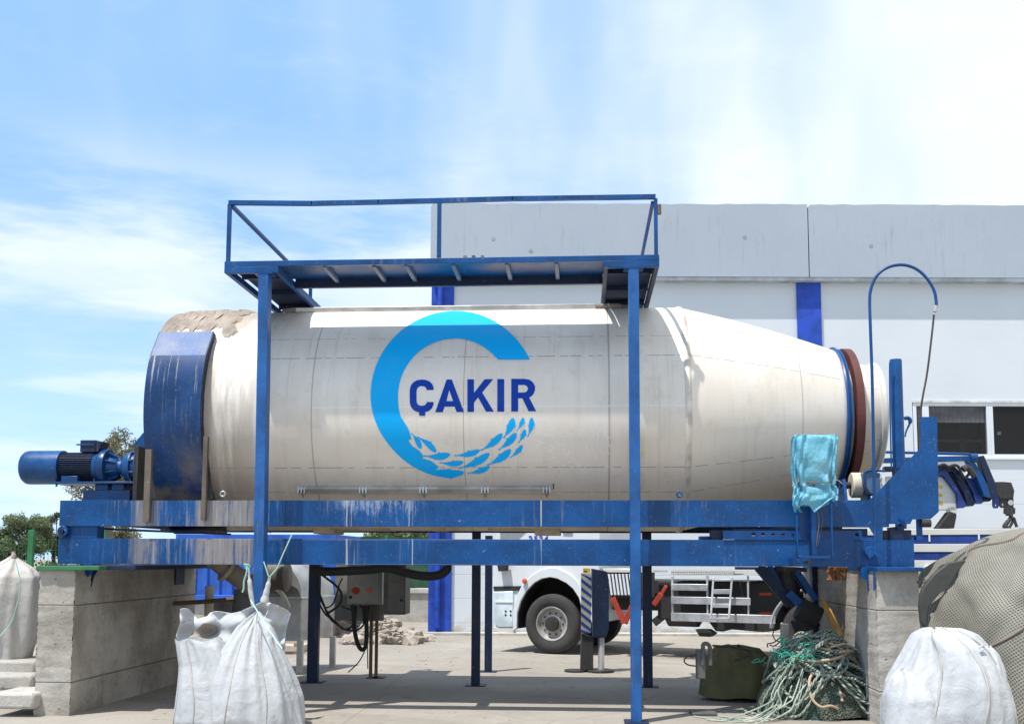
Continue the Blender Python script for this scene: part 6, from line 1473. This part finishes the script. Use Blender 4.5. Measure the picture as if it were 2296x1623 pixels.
words = ['grey rubble stone at the upper left of the heap','small stone beside the big grey one at the heap top','flat brown stone near the top of the heap','small upright stone on the right slope of the heap','orange-brown stone at the right of the heap','large pale angular stone in the middle of the heap','rounded pale stone at the front of the heap','small pale stone at the right front of the heap','tan stone just above the large pale one','tan stone in the centre left of the heap','dark tan stone behind the cabinet legs','pale stone between the cabinet legs','tan stone high behind the left cabinet leg','small stone at the front centre of the heap','tiny outlying stone at the far right of the heap','tan stone left of the hanging cable loop','pale stone under the hanging cable loop','small stone at the left end of the heap']
for k, (x, y, s) in enumerate(RB):
    g0 = Gd(*z3c(x, y+30), 0); Yk = min(g0.y, 21.5); p = P(*z3c(x, y), Yk); p.z = max(p.z, s*.3)
    if p.z > .5: p.z = .5
    o_ = obj('rubble_stone', rock(p, s*1.4, 100+k), rock_m, None, smooth=18, loc=(p.x, p.y, 0)); tagit(o_, words[k], 'stone', 'stones of the rubble heap')
mb = MB()
for k in range(1500):
    t = rg.random(); x = rg.uniform(840, 1640 if t > .3 else 1450); y = rg.uniform(880, 1040) if t < .7 else rg.uniform(790, 960); y = y if x < 1450 else min(1010, y + 60)
    g0 = Gd(*z3c(x, y), 0); h = .42*math.exp(-((x-1180)/210)**2)*rg.random(); s = rg.uniform(.02, .085)
    r_m = rock(Vector((g0.x, min(g0.y, 22), h)), s, 900+k % 37); b0_ = len(mb.v); mb.v += r_m.v; mb.f += [tuple(i+b0_ for i in f) for f in r_m.f]
o_ = obj('rubble', mb, rock_m, None, smooth=18, fix=False, loc=(Gd(*z3c(1200, 980)).x, Gd(*z3c(1200, 980)).y, 0)); tagit(o_, 'spread of small broken stone and dust round the rubble stones', 'rubble', kind='stuff')
# pale kerb strip at the foot of the hall
rg = random.Random(77); mb = MB(); pr_ = [rock(Vector((0,0,0)), 1.0, 300+i) for i in range(6)]
for k in range(1300):
    yy = rg.uniform(9.5, 22) if rg.random() < .6 else rg.uniform(14, 21); xx = rg.uniform(-.55, .55)*yy; s = rg.choice((.005, .007, .009, .015))*rg.uniform(.7, 1.4); r_m = pr_[k % 6]; b0_ = len(mb.v)
    mb.v += [(xx + v_[0]*s, yy + v_[1]*s, v_[2]*s*.8 + s*.2) for v_ in r_m.v]; mb.f += [tuple(i+b0_ for i in f) for f in r_m.f]
o_ = obj('grit', mb, rock_m, None, smooth=18, fix=False, loc=(0, 12, 0)); tagit(o_, 'loose grit and small stones scattered over the concrete yard', 'grit', kind='stuff')
kb_ = obj('kerb', MB().box((-.1, -.5, 0), (LEN, -.07, .05)), kerb_m, None); kb_.location = corner; kb_.rotation_euler = (0, 0, R_(3.9)); tagit(kb_, kind='structure')
